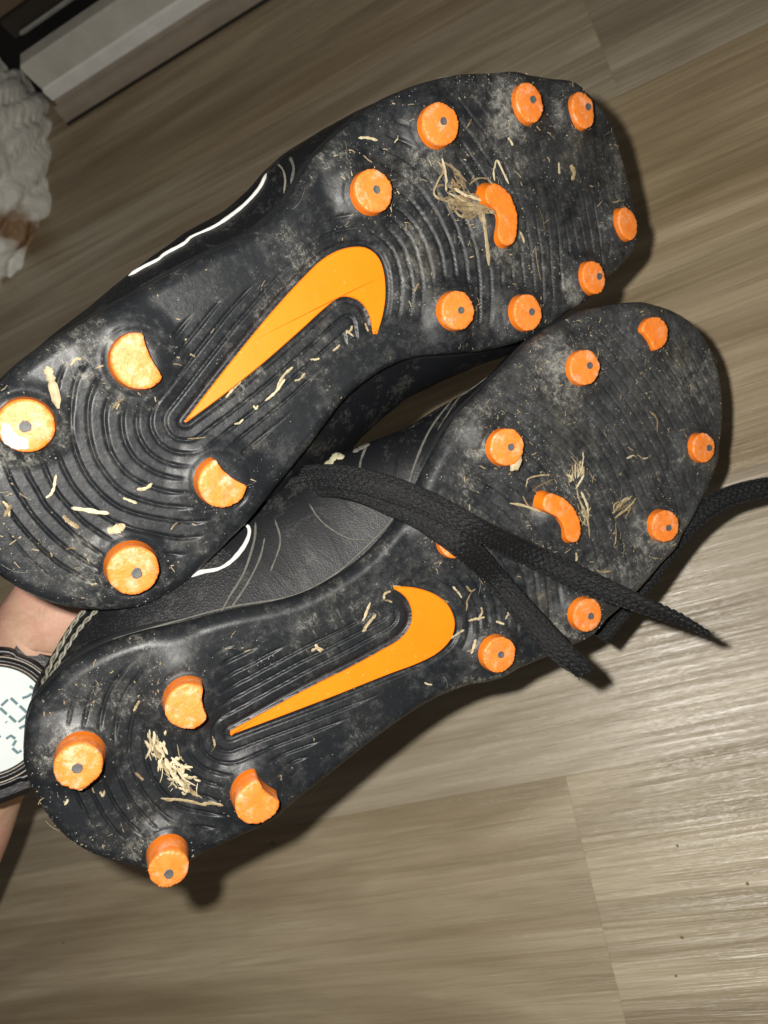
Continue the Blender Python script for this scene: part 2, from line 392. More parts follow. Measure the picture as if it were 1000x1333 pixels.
def _bagp(u, v):
    d = M @ nrm([(u-CX)/F, (v-CY)/F, 1.0]); r = _tb.ray_cast(Vector(CAM.tolist()), Vector(d.tolist())); return np.array(r[0] if r[0] else _tb.find_nearest(Vector(floor_px(u, v, .05).tolist()))[0])
_a, _b = _bagp(4, 240), _bagp(50, 285); _mid = (_a+_b)/2; _len = np.linalg.norm(_b-_a)
_q = Vector((_b-_a).tolist()).to_track_quat('X', 'Z').to_euler()
_mp = bag_m.n.new('ShaderNodeMapping'); _mp.vector_type = 'TEXTURE'; _mp.inputs['Location'].default_value = _mid.tolist(); _mp.inputs['Rotation'].default_value = _q; _mp.inputs['Scale'].default_value = (_len*.85, .020, .040)
_nz = bag_m.n.new('ShaderNodeVectorMath'); _nz.operation = 'MULTIPLY_ADD'; _nc = bag_m.n.new('ShaderNodeTexNoise'); _nc.inputs['Scale'].default_value = 45; bag_m.l.new(bag_m.tc.outputs['Object'], _nc.inputs['Vector'])
bag_m.l.new(_nc.outputs['Color'], _nz.inputs[0]); _nz.inputs[1].default_value = (.03, .03, .03); bag_m.l.new(bag_m.tc.outputs['Object'], _nz.inputs[2]); bag_m.l.new(_nz.outputs[0], _mp.inputs[0])
_ln = bag_m.n.new('ShaderNodeVectorMath'); _ln.operation = 'LENGTH'; bag_m.l.new(_mp.outputs[0], _ln.inputs[0])
_sm = bag_m.ramp(_ln.outputs['Value'], (.55, 1.0), (1.0, 0.0)); _c = bag_m.mix(bag_m.math('MULTIPLY', _sm, .9), _c, (.24, .11, .02)); bag_m.set(Base_Color=_c)
bag = mesh_obj('crumpled_bag', bv, bf, bag_m.m); tag(bag, 'crumpled off-white bag with brown stain at left edge beside the cabinet', 'bag')

# ------------------------------------------------------------ boots
class Boot: pass
def make_boot(P):
    B = Boot(); B.P = P
    o = P['heel_px']; t = P['toe_px']
    cpt = lambda u, v, z: np.array([(u-CX)/F*z, (v-CY)/F*z, z])
    O = cpt(*o); T = cpt(*t); xh = nrm(T-O); n = np.array(P['n'], float); zh = nrm(n-xh*n.dot(xh)); yh = np.cross(zh, xh)
    B.O, B.R = O, np.column_stack([xh, yh, zh])
    def S(x, y): return -P.get('spring', .012)*np.clip((x-.185)/.09, 0, 2)**2 + P.get('arch', 0)*np.exp(-((x-.12)/.05)**2)
    B.S = S
    ol = B.R.T @ (-O); B.ol = ol
    def un(u, v, h=0.0):
        d = B.R.T @ np.array([(u-CX)/F, (v-CY)/F, 1.0]); z = h
        for _ in range(25):
            tt = (z-ol[2])/d[2]; p = ol+d*tt; z = h+S(p[0], p[1])
        return p
    B.un = un
    E = bpy.data.objects.new(P['name'], None); C.objects.link(E); E.empty_display_size = .02
    mwt = np.eye(4); mwt[:3, :3] = M @ B.R; mwt[:3, 3] = c2w(O); E.matrix_world = Matrix(mwt.tolist())
    B.E = E; tag(E, P['label'], 'football boot', P.get('group')); B.mw = mwt
    ER = .0045
    edge = catmull(np.array([un(u, v, -ER)[:2] for u, v in P['edge']]), 600, True)
    edge = resample(edge, 480, True); B.edge = edge
    area = .5*np.sum(edge[:, 0]*np.roll(edge[:, 1], -1)-np.roll(edge[:, 0], -1)*edge[:, 1])
    if area < 0: edge = edge[::-1].copy(); B.edge = edge
    tg = np.roll(edge, -1, 0)-np.roll(edge, 1, 0); tg /= np.linalg.norm(tg, axis=1)[:, None]
    nout = np.column_stack([tg[:, 1], -tg[:, 0]])
    i0 = int(np.argmin(edge[:, 0])); i1 = int(np.argmax(edge[:, 0])); x0, x1 = edge[i0, 0], edge[i1, 0]
    rr = np.roll(edge, -i0, 0); k1 = (i1-i0) % len(edge); lower = rr[:k1+1]; upper = np.vstack([rr[k1:], rr[:1]])[::-1]
    NX, NY = 900, 270
    u = np.linspace(0, 1, NX); u = u-.85*np.sin(2*np.pi*u)/(2*np.pi); xs = x0+(x1-x0)*u
    lx = np.maximum.accumulate(lower[:, 0]); ux = np.maximum.accumulate(upper[:, 0])
    ya = np.interp(xs, lx, lower[:, 1]); yb = np.interp(xs, ux, upper[:, 1])
    vv = np.linspace(0, 1, NY); vv = vv-.5*np.sin(2*np.pi*vv)/(2*np.pi)
    Xg = np.repeat(xs[:, None], NY, 1); Yg = ya[:, None]+(yb-ya)[:, None]*vv[None, :]
    # distance to the outline
    pts = np.stack([Xg.ravel(), Yg.ravel()], 1)
    def dist_poly(pts, poly, closed=True):
        A = poly; Bq = np.roll(poly, -1, 0) if closed else poly[1:]
        if not closed: A = poly[:-1]
        best = np.full(len(pts), 1e9)
        for a, b in zip(A, Bq):
            ab = b-a; tq = np.clip(((pts-a)@ab)/(ab@ab+1e-18), 0, 1)
            d = ((pts-a-tq[:, None]*ab)**2).sum(1); np.minimum(best, d, out=best)
        return np.sqrt(best)
    def inside(pts, poly):
        c = np.zeros(len(pts), bool); a = poly; b = np.roll(poly, -1, 0)
        for (x_, y_), (x2, y2) in zip(a, b):
            if y_ == y2: continue
            m_ = ((y_ > pts[:, 1]) != (y2 > pts[:, 1])) & (pts[:, 0] < (x2-x_)*(pts[:, 1]-y_)/(y2-y_)+x_); c ^= m_
        return c
    de = dist_poly(pts, edge[::4]).reshape(Xg.shape); de[0] = de[-1] = 0; de[:, 0] = de[:, -1] = 0
    sw = catmull(np.array([un(a, b, .0)[:2] for a, b in P['emblem']]), 10, True) if False else None
    # emblem outline with sharp corners: list of smooth runs
    sw = []
    for run in P['emblem_runs']:
        q = np.array([un(a, b, 0.0)[:2] for a, b in run]); sw.append(resample(catmull(q, 160), 60)[:-1])
    sw = np.vstack(sw); B.sw = sw
    dsw = dist_poly(pts, sw); ins = inside(pts, sw); dsw = np.where(ins, -dsw, dsw).reshape(Xg.shape)
    # ribs echo the emblem outline
    xx, yy = Xg, Yg
    warp = (fbm(xx*45+3, yy*45+8, 3)-.47)*.0026*np.clip(dsw/.02, 0, 1.3)
    dd = np.maximum(dsw-.0018, 0)+warp
    p = P.get('pitch', .0041)
    ph = dd/p - np.maximum(dd-.016, 0)*(1/p-1/(p*1.18)); tfrac = ph-np.floor(ph)
    groove = np.clip(1-np.minimum(tfrac, 1-tfrac)/.17, 0, 1)**1.15
    rib = -.0012*groove + .0004*(tfrac-.5)*(1-groove)
    fore = sst(.150, .185, xx); heel = 1-sst(.055, .085, xx)
    margin = .013-.0065*fore-.006*heel + P.get('flank', 0)*np.exp(-((xx-.12)/.04)**2)*(yy > 0)
    msk = sst(0, .004, de-margin+(fbm(xx*120, yy*120, 2)-.4)*.004)*sst(-.0006, .0010, dsw)
    mound = np.zeros_like(xx); cones = []
    for s in P['studs']:
        hh = s.get('h', .008); cpt_ = un(*s['px'], hh); s['c'] = cpt_
        r0 = np.hypot(xx-cpt_[0], yy-cpt_[1]); R0 = s.get('mr', .0125)
        ie = int(np.argmin(((edge-cpt_[:2])**2).sum(1))); dv = nrm(edge[ie]-cpt_[:2])*min(.010, np.linalg.norm(edge[ie]-cpt_[:2])*.8)
        tq = np.clip(((xx-cpt_[0])*dv[0]+(yy-cpt_[1])*dv[1])/(dv@dv), 0, 1); r = np.hypot(xx-cpt_[0]-tq*dv[0], yy-cpt_[1]-tq*dv[1])
        r = r*(1+.35*(fbm(xx*90+cpt_[0]*999, yy*90, 3)-.45))
        msk *= sst(R0*.62, R0*1.02, r+(fbm(xx*150+7, yy*150, 2)-.45)*.002)
        mound += .0030*(1-sst(R0*.40, R0*1.15, np.minimum(r+.0015, 2*R0)*.5+r0*.5))
        mound -= .00025*np.exp(-((r0-s['r']*1.25)/.0007)**2)*fbm(xx*200, yy*200, 2)*2
    wearn = fbm(xx*260, yy*260, 4)-.47
    worn = sst(.19, .24, xx)
    rib = rib*(1-.30*worn)*(1-.45*P.get('worn', 0)*sst(.175, .215, xx))*(1-.85*(1-P.get('worn', 0))*sst(.195, .225, xx)*sst(-.012, .006, yy+(fbm(xx*60, yy*60, 3)-.45)*.03))
    ro = np.clip(1-de/ER, 0, 1)
    Z = S(xx, yy)-ER*(1-np.sqrt(np.maximum(1-ro**2, 0)))+rib*msk+mound
    Z += wearn*(.00012+.0009*worn)*sst(0, .003, de)
    Z += (fbm(xx*30, yy*30, 2)-.37)*.0012*sst(0, .01, de)
    Z -= .0004*(dsw < 0)
    V = np.stack([Xg, Yg, Z], -1).reshape(-1, 3)
    Fq = grid_faces(NX, NY)[:, ::-1]
    # side skirt of the sole
    loopv = np.column_stack([edge, S(edge[:, 0], edge[:, 1])-ER])
    rings = [loopv]
    for off, dz in ((.0002, -.0012), (.0000, -.0028), (-.0012, -.0040)):
        rings.append(np.column_stack([edge+nout*off, loopv[:, 2]+dz]))
    base = len(V); nE = len(edge); V = np.vstack([V]+rings)
    Fs = grid_faces(len(rings), nE, True)[:, ::-1]+base
    sole = mesh_obj('sole', V, np.vstack([Fq, Fs]), P['mat'], E); B.sole = sole
    # dust: real dirt that lies in patches and rings of scuffed rubber round the studs
    du = .75*sst(.40, .72, fbm(xx*55+11, yy*55+4, 5)+.10*sst(.17, .23, xx)*P.get('dirty', 1)-.03)
    fine_ = fbm(xx*420, yy*420, 3)
    for s in P['studs']:
        c_ = s['c']; r_ = np.hypot(xx-c_[0]+.0045, yy-c_[1]+.001); k_ = 1.0 if c_[0] > .17 else .45
        du += k_*np.exp(-((r_-s['r']*.9)/(.55*s['r']))**2)*sst(.36, .62, fbm(xx*160+c_[0]*300, yy*160, 4))
    du = np.clip(du, 0, 1)*sst(.20, .60, fine_+.12*du)*sst(-.0003, .0006, dsw)
    at = sole.data.attributes.new('dust', 'FLOAT', 'POINT'); buf = np.zeros(len(V), np.float32); buf[:NX*NY] = du.ravel(); at.data.foreach_set('value', buf)
    # emblem plate
    zc = S(sw[:, 0], sw[:, 1]); pl = []; nS = len(sw)
    cen = sw.mean(0); tgs = np.roll(sw, -1, 0)-np.roll(sw, 1, 0); tgs /= np.linalg.norm(tgs, axis=1)[:, None]
    ar = np.sum(sw[:, 0]*np.roll(sw[:, 1], -1)-np.roll(sw[:, 0], -1)*sw[:, 1]); sg = 1 if ar > 0 else -1
    nin = np.column_stack([-tgs[:, 1], tgs[:, 0]])*sg
    ev = np.vstack([np.column_stack([sw, zc-.001]), np.column_stack([sw, zc+.0001]), np.column_stack([sw+nin*.00035, zc+.0005])])
    ef = grid_faces(3, nS, True).tolist()
    if sg < 0: ef = [q[::-1] for q in ef]
    tri = tessellate_polygon([[Vector((float(a), float(b), 0)) for a, b in sw]])
    for t3 in tri:
        a_, b_, c_ = [sw[i_] for i_ in t3]
        t3 = list(t3) if ((b_[0]-a_[0])*(c_[1]-a_[1])-(b_[1]-a_[1])*(c_[0]-a_[0])) > 0 else list(t3)[::-1]
        ef.append([2*nS+i_ for i_ in t3])
    em = mesh_obj('emblem', ev, ef, MAT['emblem'], E, False)
    # studs
    B.studs = []
    for s in P['studs']: B.studs.append(make_stud(B, s))
    # upper, built as rings following the sole edge
    offs = []
    arr = np.full(nE, np.nan)
    for a, b in P['upper_keys']:
        e = un(*a, -ER)[:2]; i = int(np.argmin(((edge-e)**2).sum(1)))
        if isinstance(b, tuple):
            q = un(*b, -.040)[:2]; j = int(np.argmin(((edge-q)**2).sum(1))); i = j
            arr[i] = (q-edge[j])@nout[j]
        else: arr[i] = b
    idx = np.where(~np.isnan(arr))[0]
    off = np.interp(np.arange(nE), np.r_[idx-nE, idx, idx+nE], np.r_[arr[idx], arr[idx], arr[idx]])
    k = np.hanning(25); k /= k.sum(); off = np.convolve(np.r_[off[-30:], off, off[:30]], k, 'same')[30:-30]
    ex = edge[:, 0]; ymid = lambda x: (np.interp(x, lx, lower[:, 1])+np.interp(x, ux, upper[:, 1]))/2
    hx = np.interp(ex, [0, .03, .09, .14, .19, .24, .27], [.078, .080, .076, .068, .050, .036, .026])
    spx = np.clip(ex, x0+.028, x1-.035); sp = np.column_stack([spx, ymid(spx)+P.get('lean', 0)])
    R_ = []; zb = loopv[:, 2]+.0004
    NS = 26
    for k_ in range(NS):
        s_ = k_/(NS-1); prof = math.sin(min(1, s_/.62)*math.pi/2)**.9
        o_ = -.0011+(off+.0011)*prof; z_ = zb-.003-(.55*hx-.003)*s_
        xy = edge+nout*o_[:, None]
        if s_ > .62: xy = xy+(sp-xy)*(.20*((s_-.62)/.38)**2)
        R_.append(np.column_stack([xy, z_]))
    last = R_[-1]
    spz = S(spx, 0)-hx
    for k_ in range(1, 15):
        a = k_/14*math.pi/2; q = 1-math.cos(a); zz = math.sin(a)
        xy = last[:, :2]+(sp-last[:, :2])*q
        z_ = last[:, 2]+(spz-last[:, 2])*zz
        dip = .045*sst(.55, 1, np.full(nE, q))*(1-sst(.07, .10, xy[:, 0]))
        R_.append(np.column_stack([xy, z_+dip]))
    UV = np.array(R_)       # rings x nE
    wr = (fbm(UV[..., 0]*60+2, UV[..., 1]*60+UV[..., 2]*70, 3)-.45)*.0018
    wr[:2] = 0
    UV[..., :2] += nout[None]*wr[..., None]
    nR = len(R_); Vu = UV.reshape(-1, 3); Fu = grid_faces(nR, nE, True)[:, ::-1]
    cx = Vu[Fu].mean(1); sl = P.get('quarter', .088)
    isq = cx[:, 0] < sl-(-cx[:, 2]-.01)*.35
    def sub(Fsub, name, mat):
        uq, inv = np.unique(Fsub, return_inverse=True)
        return mesh_obj(name, Vu[uq], inv.reshape(Fsub.shape), mat, E)
    B.vamp = sub(Fu[~isq], 'vamp', MAT['leather']); B.quarter = sub(Fu[isq], 'quarter', MAT['mesh'])
    # glossy rand strip just above the sole
    rd = []
    for o_, dz in ((-.0003, -.0030), (.0006, -.0036), (.0006, -.0062), (-.0006, -.0072)):
        i_ = dz/-.06; rd.append(np.column_stack([edge+nout*(o_+off*np.clip((-dz-.003)/.035, 0, 1)*1.15)[:, None], loopv[:, 2]+dz]))
    mesh_obj('rand', np.vstack(rd), grid_faces(4, nE, True)[:, ::-1], MAT['rand'], E)
    B.bs = BVHTree.FromPolygons([tuple(q) for q in V.tolist()], np.vstack([Fq, Fs]).tolist())
    B.bu = BVHTree.FromPolygons([tuple(q) for q in Vu.tolist()], Fu.tolist())
    def hit(u, v, tree='s'):
        d = B.R.T @ np.array([(u-CX)/F, (v-CY)/F, 1.0]); d = nrm(d)
        tr = B.bs if tree == 's' else B.bu
        r = tr.ray_cast(Vector(ol.tolist()), Vector(d.tolist()))
        if r[0] is None:
            r = tr.find_nearest(Vector(un(u, v, -.02).tolist()))
        nn = np.array(r[1]); 
        if nn @ d > 0: nn = -nn
        return np.array(r[0]), nn
    B.hit = hit
    B.tow = lambda p: np.asarray(p) @ mwt[:3, :3].T + mwt[:3, 3]
    return B

def make_stud(B, s):
    """local outline polygon (mm-true), flared prism with bevelled, ragged tip"""
    c = s['c']; h = s.get('h', .008); r = s['r']; seed = s['c'][0]*1000+s['c'][1]*777
    kind = s.get('kind', 'round'); N = 120
    if kind == 'round':
        a = np.linspace(0, 2*np.pi, N, endpoint=False); poly = np.column_stack([np.cos(a), np.sin(a)])*r
        if 'sq' in s: poly *= s['sq']
    elif kind == 'crescent':
        # circle with a bite taken from direction 'dir' given in picture pixels
        dv = B.un(s['px'][0]+s['dir'][0], s['px'][1]+s['dir'][1], h)[:2]-c[:2]; dv = nrm(dv)
        bc_ = dv*r*s.get('bd', 1.35); br = r*s.get('br', .95)
        a = np.linspace(0, 2*np.pi, 720, endpoint=False); q = np.column_stack([np.cos(a), np.sin(a)])*r
        keep = np.linalg.norm(q-bc_, axis=1) > br
        i = [k for k in range(720) if keep[k] and not keep[k-1]][0]; arc = np.roll(q, -i, 0)[:keep.sum()]
        e0, e1 = arc[-1], arc[0]; a0 = math.atan2(*(e0-bc_)[::-1]); a1 = math.atan2(*(e1-bc_)[::-1])
        da = (a1-a0) % (2*np.pi)
        if da > np.pi: da -= 2*np.pi
        b_ = np.linspace(a0, a0+da, 60)[1:-1]; arc2 = bc_+br*np.column_stack([np.cos(b_), np.sin(b_)])
        poly = resample(np.vstack([arc, arc2]), 96, True)
        k3 = np.array([.25, .5, .25]); 
        for _ in range(4): poly = .5*poly+.25*(np.roll(poly, 1, 0)+np.roll(poly, -1, 0))
    else:   # kidney: spine in pixels with a half width
        sp = resample(catmull(np.array([B.un(a_, b_, h)[:2] for a_, b_ in s['spine']])-c[:2], 60), 22)
        tg = np.gradient(sp, axis=0); tg /= np.linalg.norm(tg, axis=1)[:, None]; nn = np.column_stack([-tg[:, 1], tg[:, 0]])
        wv = s['w']; l = [sp[i]+nn[i]*wv for i in range(22)]; rr_ = [sp[i]-nn[i]*wv for i in range(21, -1, -1)]
        ang = np.linspace(0, np.pi, 10)[1:-1]
        cap1 = [sp[-1]+wv*(nn[-1]*math.cos(q)+tg[-1]*math.sin(q)) for q in ang]; cap0 = [sp[0]+wv*(-nn[0]*math.cos(q)-tg[0]*math.sin(q)) for q in ang]
        poly = resample(np.vstack([l, cap1, rr_, cap0]), 96, True)
    if np.sum(poly[:, 0]*np.roll(poly[:, 1], -1)-np.roll(poly[:, 0], -1)*poly[:, 1]) < 0: poly = poly[::-1].copy()
    n = len(poly); cen = poly.mean(0)
    th = np.arange(n)/n*2*np.pi
    rag = (fbm(np.cos(th)*3+seed, np.sin(th)*3+seed*.7, 4)-.47)
    rag2 = rng.random(n)-.5
    lev = [(-.003, 1.16, 0), (0.0, 1.11, 0), (h*.25, 1.06, 0), (h*.55, 1.02, .1), (h*.80, .99, .3), (h*.92, .985, .8), (h*.985, .95, 1.1), (h*1.0, .87, .25), (h*1.012, .70, .08), (h*1.015, .45, 0), (h*1.015, .2, 0)]
    V = []
    for z, sc_, rg in lev:
        q = cen+(poly-cen)*(sc_+rg*(rag*.10+rag2*.014))[:, None] if True else 0
        zz = z+rg*rag2*.0003+rg*rag*.0006+ (np.hypot(*(q-cen).T)*np.cos(th-seed)*s.get('slant', .04) if z > h*.5 else 0)
        V.append(np.column_stack([q, np.broadcast_to(zz, n)]))
    Vn = np.vstack(V+[[[*cen, h*1.016]]]); Fq = grid_faces(len(lev), n, True).tolist()
    L = (len(lev)-1)*n
    for i in range(n): Fq.append([L+i, L+(i+1) % n, len(Vn)-1])
    zb = B.S(c[0], c[1]) ; o = mesh_obj('stud', Vn, Fq, MAT['stud'], B.E)
    eps = .002; sl = (B.S(c[0]+eps, 0)-B.S(c[0]-eps, 0))/(2*eps)
    o.location = (c[0], c[1], zb); 
    if s.get('lab'): o['label'] = s['lab']
    if s.get('pin', True) and kind == 'round':
        pc = B.un(*s['pin_px'], h)[:2]-c[:2] if 'pin_px' in s else cen
        a = np.linspace(0, 2*np.pi, 18, endpoint=False); rp = .00125*s.get('pr', 1.0)
        jr = 1+.15*(rng.random(18)-.5)
        zt = h*1.016+(np.hypot(*(pc-cen))*s.get('slant', .04))
        pv = [[pc[0]+rp*jr[i]*k*math.cos(a[i]), pc[1]+rp*jr[i]*k*math.sin(a[i]), zt+dz] for k, dz in ((1.15, -.0008), (1.0, .00022), (.78, .00010)) for i in range(18)]+[[*pc, zt+.00005]]
        pf = grid_faces(3, 18, True).tolist()+[[36+i, 36+(i+1) % 18, 54] for i in range(18)]
        mesh_obj('stud_pin', pv, pf, MAT['pin'], o)
    return o

UP = dict(name='football_boot', label='black football boot held uppermost, sole up, with straw clump on its forefoot', group=None,
    heel_px=(-25, 700, .214), toe_px=(825, 230, .289), n=(.45, .18, -1), spring=.014, mat=MAT['rub'], pitch=.0041,
    edge=[(-38, 640), (-41, 590), (-28, 540), (0, 497), (40, 462), (95, 428), (150, 396), (205, 365), (265, 333), (330, 300), (371, 262), (407, 206), (449, 165), (494, 132), (540, 112), (590, 99), (650, 97), (710, 103), (757, 120), (788, 158), (805, 210), (818, 262), (822, 310), (806, 345), (775, 375), (735, 408), (690, 437), (640, 455), (585, 461), (535, 466), (490, 486), (449, 518), (422, 552), (395, 588), (350, 642), (310, 690), (265, 735), (225, 768), (180, 787), (125, 793), (60, 781), (0, 747), (-26, 700)],
    emblem_runs=[[(240, 549), (300, 472), (355, 405), (400, 356), (425, 334), (450, 323), (475, 322), (492, 334), (500, 355), (502, 385), (498, 412), (491, 435)],
        [(491, 435), (486, 435)], [(486, 435), (482, 412), (473, 396), (460, 388), (443, 387), (422, 402), (388, 433), (340, 475), (290, 515), (244, 549)], [(244, 549), (240, 549)]],
    studs=[dict(px=(34, 554), pin_px=(33, 555), r=.0076, h=.007, mr=.013, pr=1.3, lab='stud with a white chipped patch at the heel'),
        dict(px=(174, 743), pin_px=(178, 746), r=.0077, h=.0085, mr=.013, pr=1.3),
        dict(px=(182, 470), r=.0083, h=.0075, mr=.0155, kind='crescent', dir=(61, -24), bd=3.4, br=2.98, lab='crescent shaped stud at the heel'),
        dict(px=(291, 629), r=.0080, h=.0075, mr=.0155, kind='crescent', dir=(36, -43), bd=2.6, br=2.22, lab='crescent shaped stud at the heel'),
        dict(px=(487, 248), pin_px=(490, 247), r=.0068, h=.0062), dict(px=(574, 161), pin_px=(577, 158), r=.0068, h=.0062),
        dict(px=(690, 133), pin_px=(693, 130), r=.0068, h=.0062, sq=(.85, 1)), dict(px=(760, 143), pin_px=(764, 140), r=.0066, h=.0062, sq=(.8, 1)),
        dict(px=(818, 291), pin=False, r=.0066, h=.0062, sq=(.72, 1)), dict(px=(774, 361), pin_px=(779, 360), r=.0064, h=.0062, sq=(.85, 1)),
        dict(px=(688, 407), pin_px=(692, 406), r=.0067, h=.0062, sq=(.92, 1)), dict(px=(597, 404), pin_px=(600, 404), r=.0068, h=.0062),
        dict(px=(655, 280), kind='kidney', spine=[(645, 254), (656, 264), (662, 283), (661, 304)], w=.0042, h=.0050, r=.009, mr=.010, lab='kidney shaped stud beside the straw clump')],
    upper_keys=[((0, 497), .000), ((95, 428), (88, 424)), ((150, 396), (140, 380)), ((205, 365), (200, 336)), ((265, 333), (250, 300)), ((330, 300), (310, 257)), ((371, 262), (352, 218)), ((407, 206), (398, 188)), ((449, 165), (444, 150)), ((494, 132), .0005), ((540, 112), -.0005), ((590, 99), -.001), ((700, 103), -.001), ((820, 300), -.002), ((735, 408), -.002),
        ((640, 455), (644, 459)), ((585, 461), (591, 476)), ((535, 466), (534, 505)), ((490, 486), (491, 537)), ((449, 518), (453, 572)), ((422, 552), (425, 607)), ((395, 588), (400, 612)), ((350, 642), (352, 660)), ((310, 690), -.001), ((225, 768), -.003), ((60, 781), -.003), ((-38, 640), -.001)],
    lean=.0)
LO = dict(name='football_boot', label='black football boot held below the other, sole up, laces hanging across it', group=None,
    heel_px=(62, 1052, .222), toe_px=(925, 490, .293), n=(.363, .05, -1), spring=.008, mat=MAT['rub2'], pitch=.0038, worn=1.0,
    edge=[(32, 965), (38, 925), (62, 893), (95, 862), (140, 838), (190, 822), (245, 810), (300, 795), (350, 786), (395, 773), (434, 753), (475, 724), (508, 688), (535, 648), (562, 594), (592, 545), (625, 510), (660, 475), (700, 436), (750, 408), (805, 395), (855, 399), (895, 420), (920, 455), (933, 500), (935, 550), (928, 600), (908, 655), (880, 702), (850, 742), (815, 780), (778, 812), (735, 842), (690, 862), (645, 880), (600, 893), (560, 910), (520, 935), (470, 972), (420, 1012), (375, 1046), (330, 1075), (290, 1096), (250, 1113), (210, 1124), (165, 1122), (115, 1106), (75, 1076), (46, 1032), (33, 995)],
    emblem_runs=[[(300, 957), (380, 927), (440, 904), (500, 880), (545, 863), (571, 849), (588, 830), (592, 808), (583, 787), (565, 773), (540, 765), (512, 763)],
        [(512, 763), (513, 767)], [(513, 767), (522, 772), (532, 783), (537, 800), (533, 818), (520, 833), (500, 845), (460, 867), (400, 897), (340, 930), (300, 952)], [(300, 952), (300, 957)]],
    studs=[dict(px=(102, 998), pin_px=(101, 1000), r=.0068, h=.0115, mr=.013, pr=1.2), dict(px=(220, 1132), pin_px=(220, 1137), r=.0060, h=.0120, mr=.012, pr=1.1),
        dict(px=(246, 920), r=.0071, h=.0105, mr=.015, kind='crescent', dir=(60, -12), bd=2.2, br=1.62, lab='crescent shaped stud at the heel'),
        dict(px=(336, 1045), r=.0072, h=.0110, mr=.014, kind='crescent', dir=(45, -45), bd=2.4, br=1.85, lab='crescent shaped stud at the heel'),
        dict(px=(661, 582), pin_px=(665, 582), r=.0066, h=.0062, lab='stud with a torn flap on its rim'), dict(px=(762, 478), pin_px=(767, 476), r=.0064, h=.0062),
        dict(px=(853, 434), pin=False, r=.0064, h=.0055, kind='crescent', dir=(-38, 44), bd=2.6, br=2.05, lab='stud near the toe half caked in pale dirt'), dict(px=(917, 583), pin_px=(922, 583), r=.0060, h=.0062, sq=(.92, 1)),
        dict(px=(867, 685), pin_px=(870, 687), r=.0062, h=.0062), dict(px=(766, 801), pin_px=(769, 802), r=.0063, h=.0062), dict(px=(651, 853), pin_px=(652, 852), r=.0065, h=.0062),
        dict(px=(735, 672), kind='kidney', spine=[(718, 655), (734, 664), (744, 680), (747, 694)], w=.0036, h=.0050, r=.009, mr=.010, lab='kidney shaped stud under the ball of the foot'),
        dict(px=(593, 704), r=.0062, h=.0050, pin=False, lab='stud almost hidden under the laces')],
    upper_keys=[((38, 925), (40, 915)), ((62, 893), (62, 868)), ((95, 862), (100, 800)), ((140, 838), (150, 745)), ((190, 822), (205, 705)), ((245, 810), (262, 675)), ((300, 795), (320, 640)), ((350, 786), (380, 610)), ((434, 753), (430, 585)), ((508, 688), (505, 568)), ((562, 594), (556, 534)), ((625, 510), (619, 490)), ((660, 475), (657, 460)), ((700, 436), .0), ((750, 408), -.0005), ((805, 395), .0),
        ((855, 399), -.001), ((935, 550), -.001), ((815, 780), -.001), ((690, 862), -.001), ((560, 910), -.002), ((420, 1012), -.002), ((250, 1113), -.001), ((115, 1106), -.001), ((46, 1032), .0005), ((32, 965), .0008)],
    lean=.008)
bu = make_boot(UP); bl = make_boot(LO)

# ------------------------------------------------------------ details of the uppers
def on_upper(B, pts, lift=.0003, n=60):
    q = catmull(np.array(pts, float), n); P_ = []; N_ = []
    for u, v in q:
        p, nn = B.hit(u, v, 'u'); P_.append(p+nn*lift); N_.append(nn)
    P_ = np.array(P_)
    for _ in range(2): P_[1:-1] = .5*P_[1:-1]+.25*(P_[2:]+P_[:-2])
    return P_, np.array(N_)
def upper_line(B, name, pts, rad, mat, n=60, lift=.0003, squash=.7, taper=True, label=None):
    P_, N_ = on_upper(B, pts, lift, n)
    r = rad*(.55+.9*fbm(np.linspace(0, 9, n)+pts[0][0], np.zeros(n), 3))*(1+.12*(rng.random(n)-.5))
    if taper: r *= np.clip(np.minimum(np.arange(n), np.arange(n)[::-1])/4+.25, 0, 1)
    V, Fq = tube_pts(P_, r, 10, squash, N_); o = mesh_obj(name, V, Fq, mat, B.E)
    if label: o['label'] = label
    return o
def rope(B, name, pts, R_, r, turns, mat, n=160):
    P_, N_ = on_upper(B, pts, R_*.6, n); T = np.gradient(P_, axis=0); T /= np.linalg.norm(T, axis=1)[:, None]
    Bn = np.cross(T, N_); parts = []
    for k in range(2):
        a = np.linspace(0, turns*2*np.pi, n)+k*np.pi
        parts.append(tube_pts(P_+R_*(np.cos(a)[:, None]*Bn+np.sin(a)[:, None]*N_), r, 7))
    V, Fq = merge(parts); return mesh_obj(name, V, Fq, mat, B.E)
upper_line(bu, 'piping', [(168, 360), (188, 348), (206, 339), (216, 331), (240, 318), (250, 309), (275, 298), (292, 288), (318, 268), (338, 246), (348, 226)], .00075, MAT['white'], 90)
upper_line(bu, 'piping', [(362, 214), (369, 222), (372, 236), (370, 252)], .0004, MAT['collar'], 30)
upper_line(bu, 'seam', [(378, 205), (383, 220), (379, 240)], .0006, MAT['seam'], 30)
upper_line(bl, 'piping', [(246, 751), (262, 745), (284, 741), (301, 731), (316, 714), (324, 698), (324, 687), (317, 682)], .00075, MAT['white'], 70)
upper_line(bl, 'seam', [(333, 680), (331, 705), (318, 745), (300, 775), (288, 797)], .0005, MAT['seam'], 50)
upper_line(bl, 'seam', [(345, 700), (338, 728), (322, 760), (300, 793)], .0004, MAT['seam'], 50)
upper_line(bl, 'seam', [(40, 925), (52, 898), (66, 880), (95, 857), (130, 838), (170, 826), (228, 809), (300, 790), (380, 776), (432, 750), (466, 722), (504, 684), (528, 650)], .00045, MAT['seam'], 120, .0001)
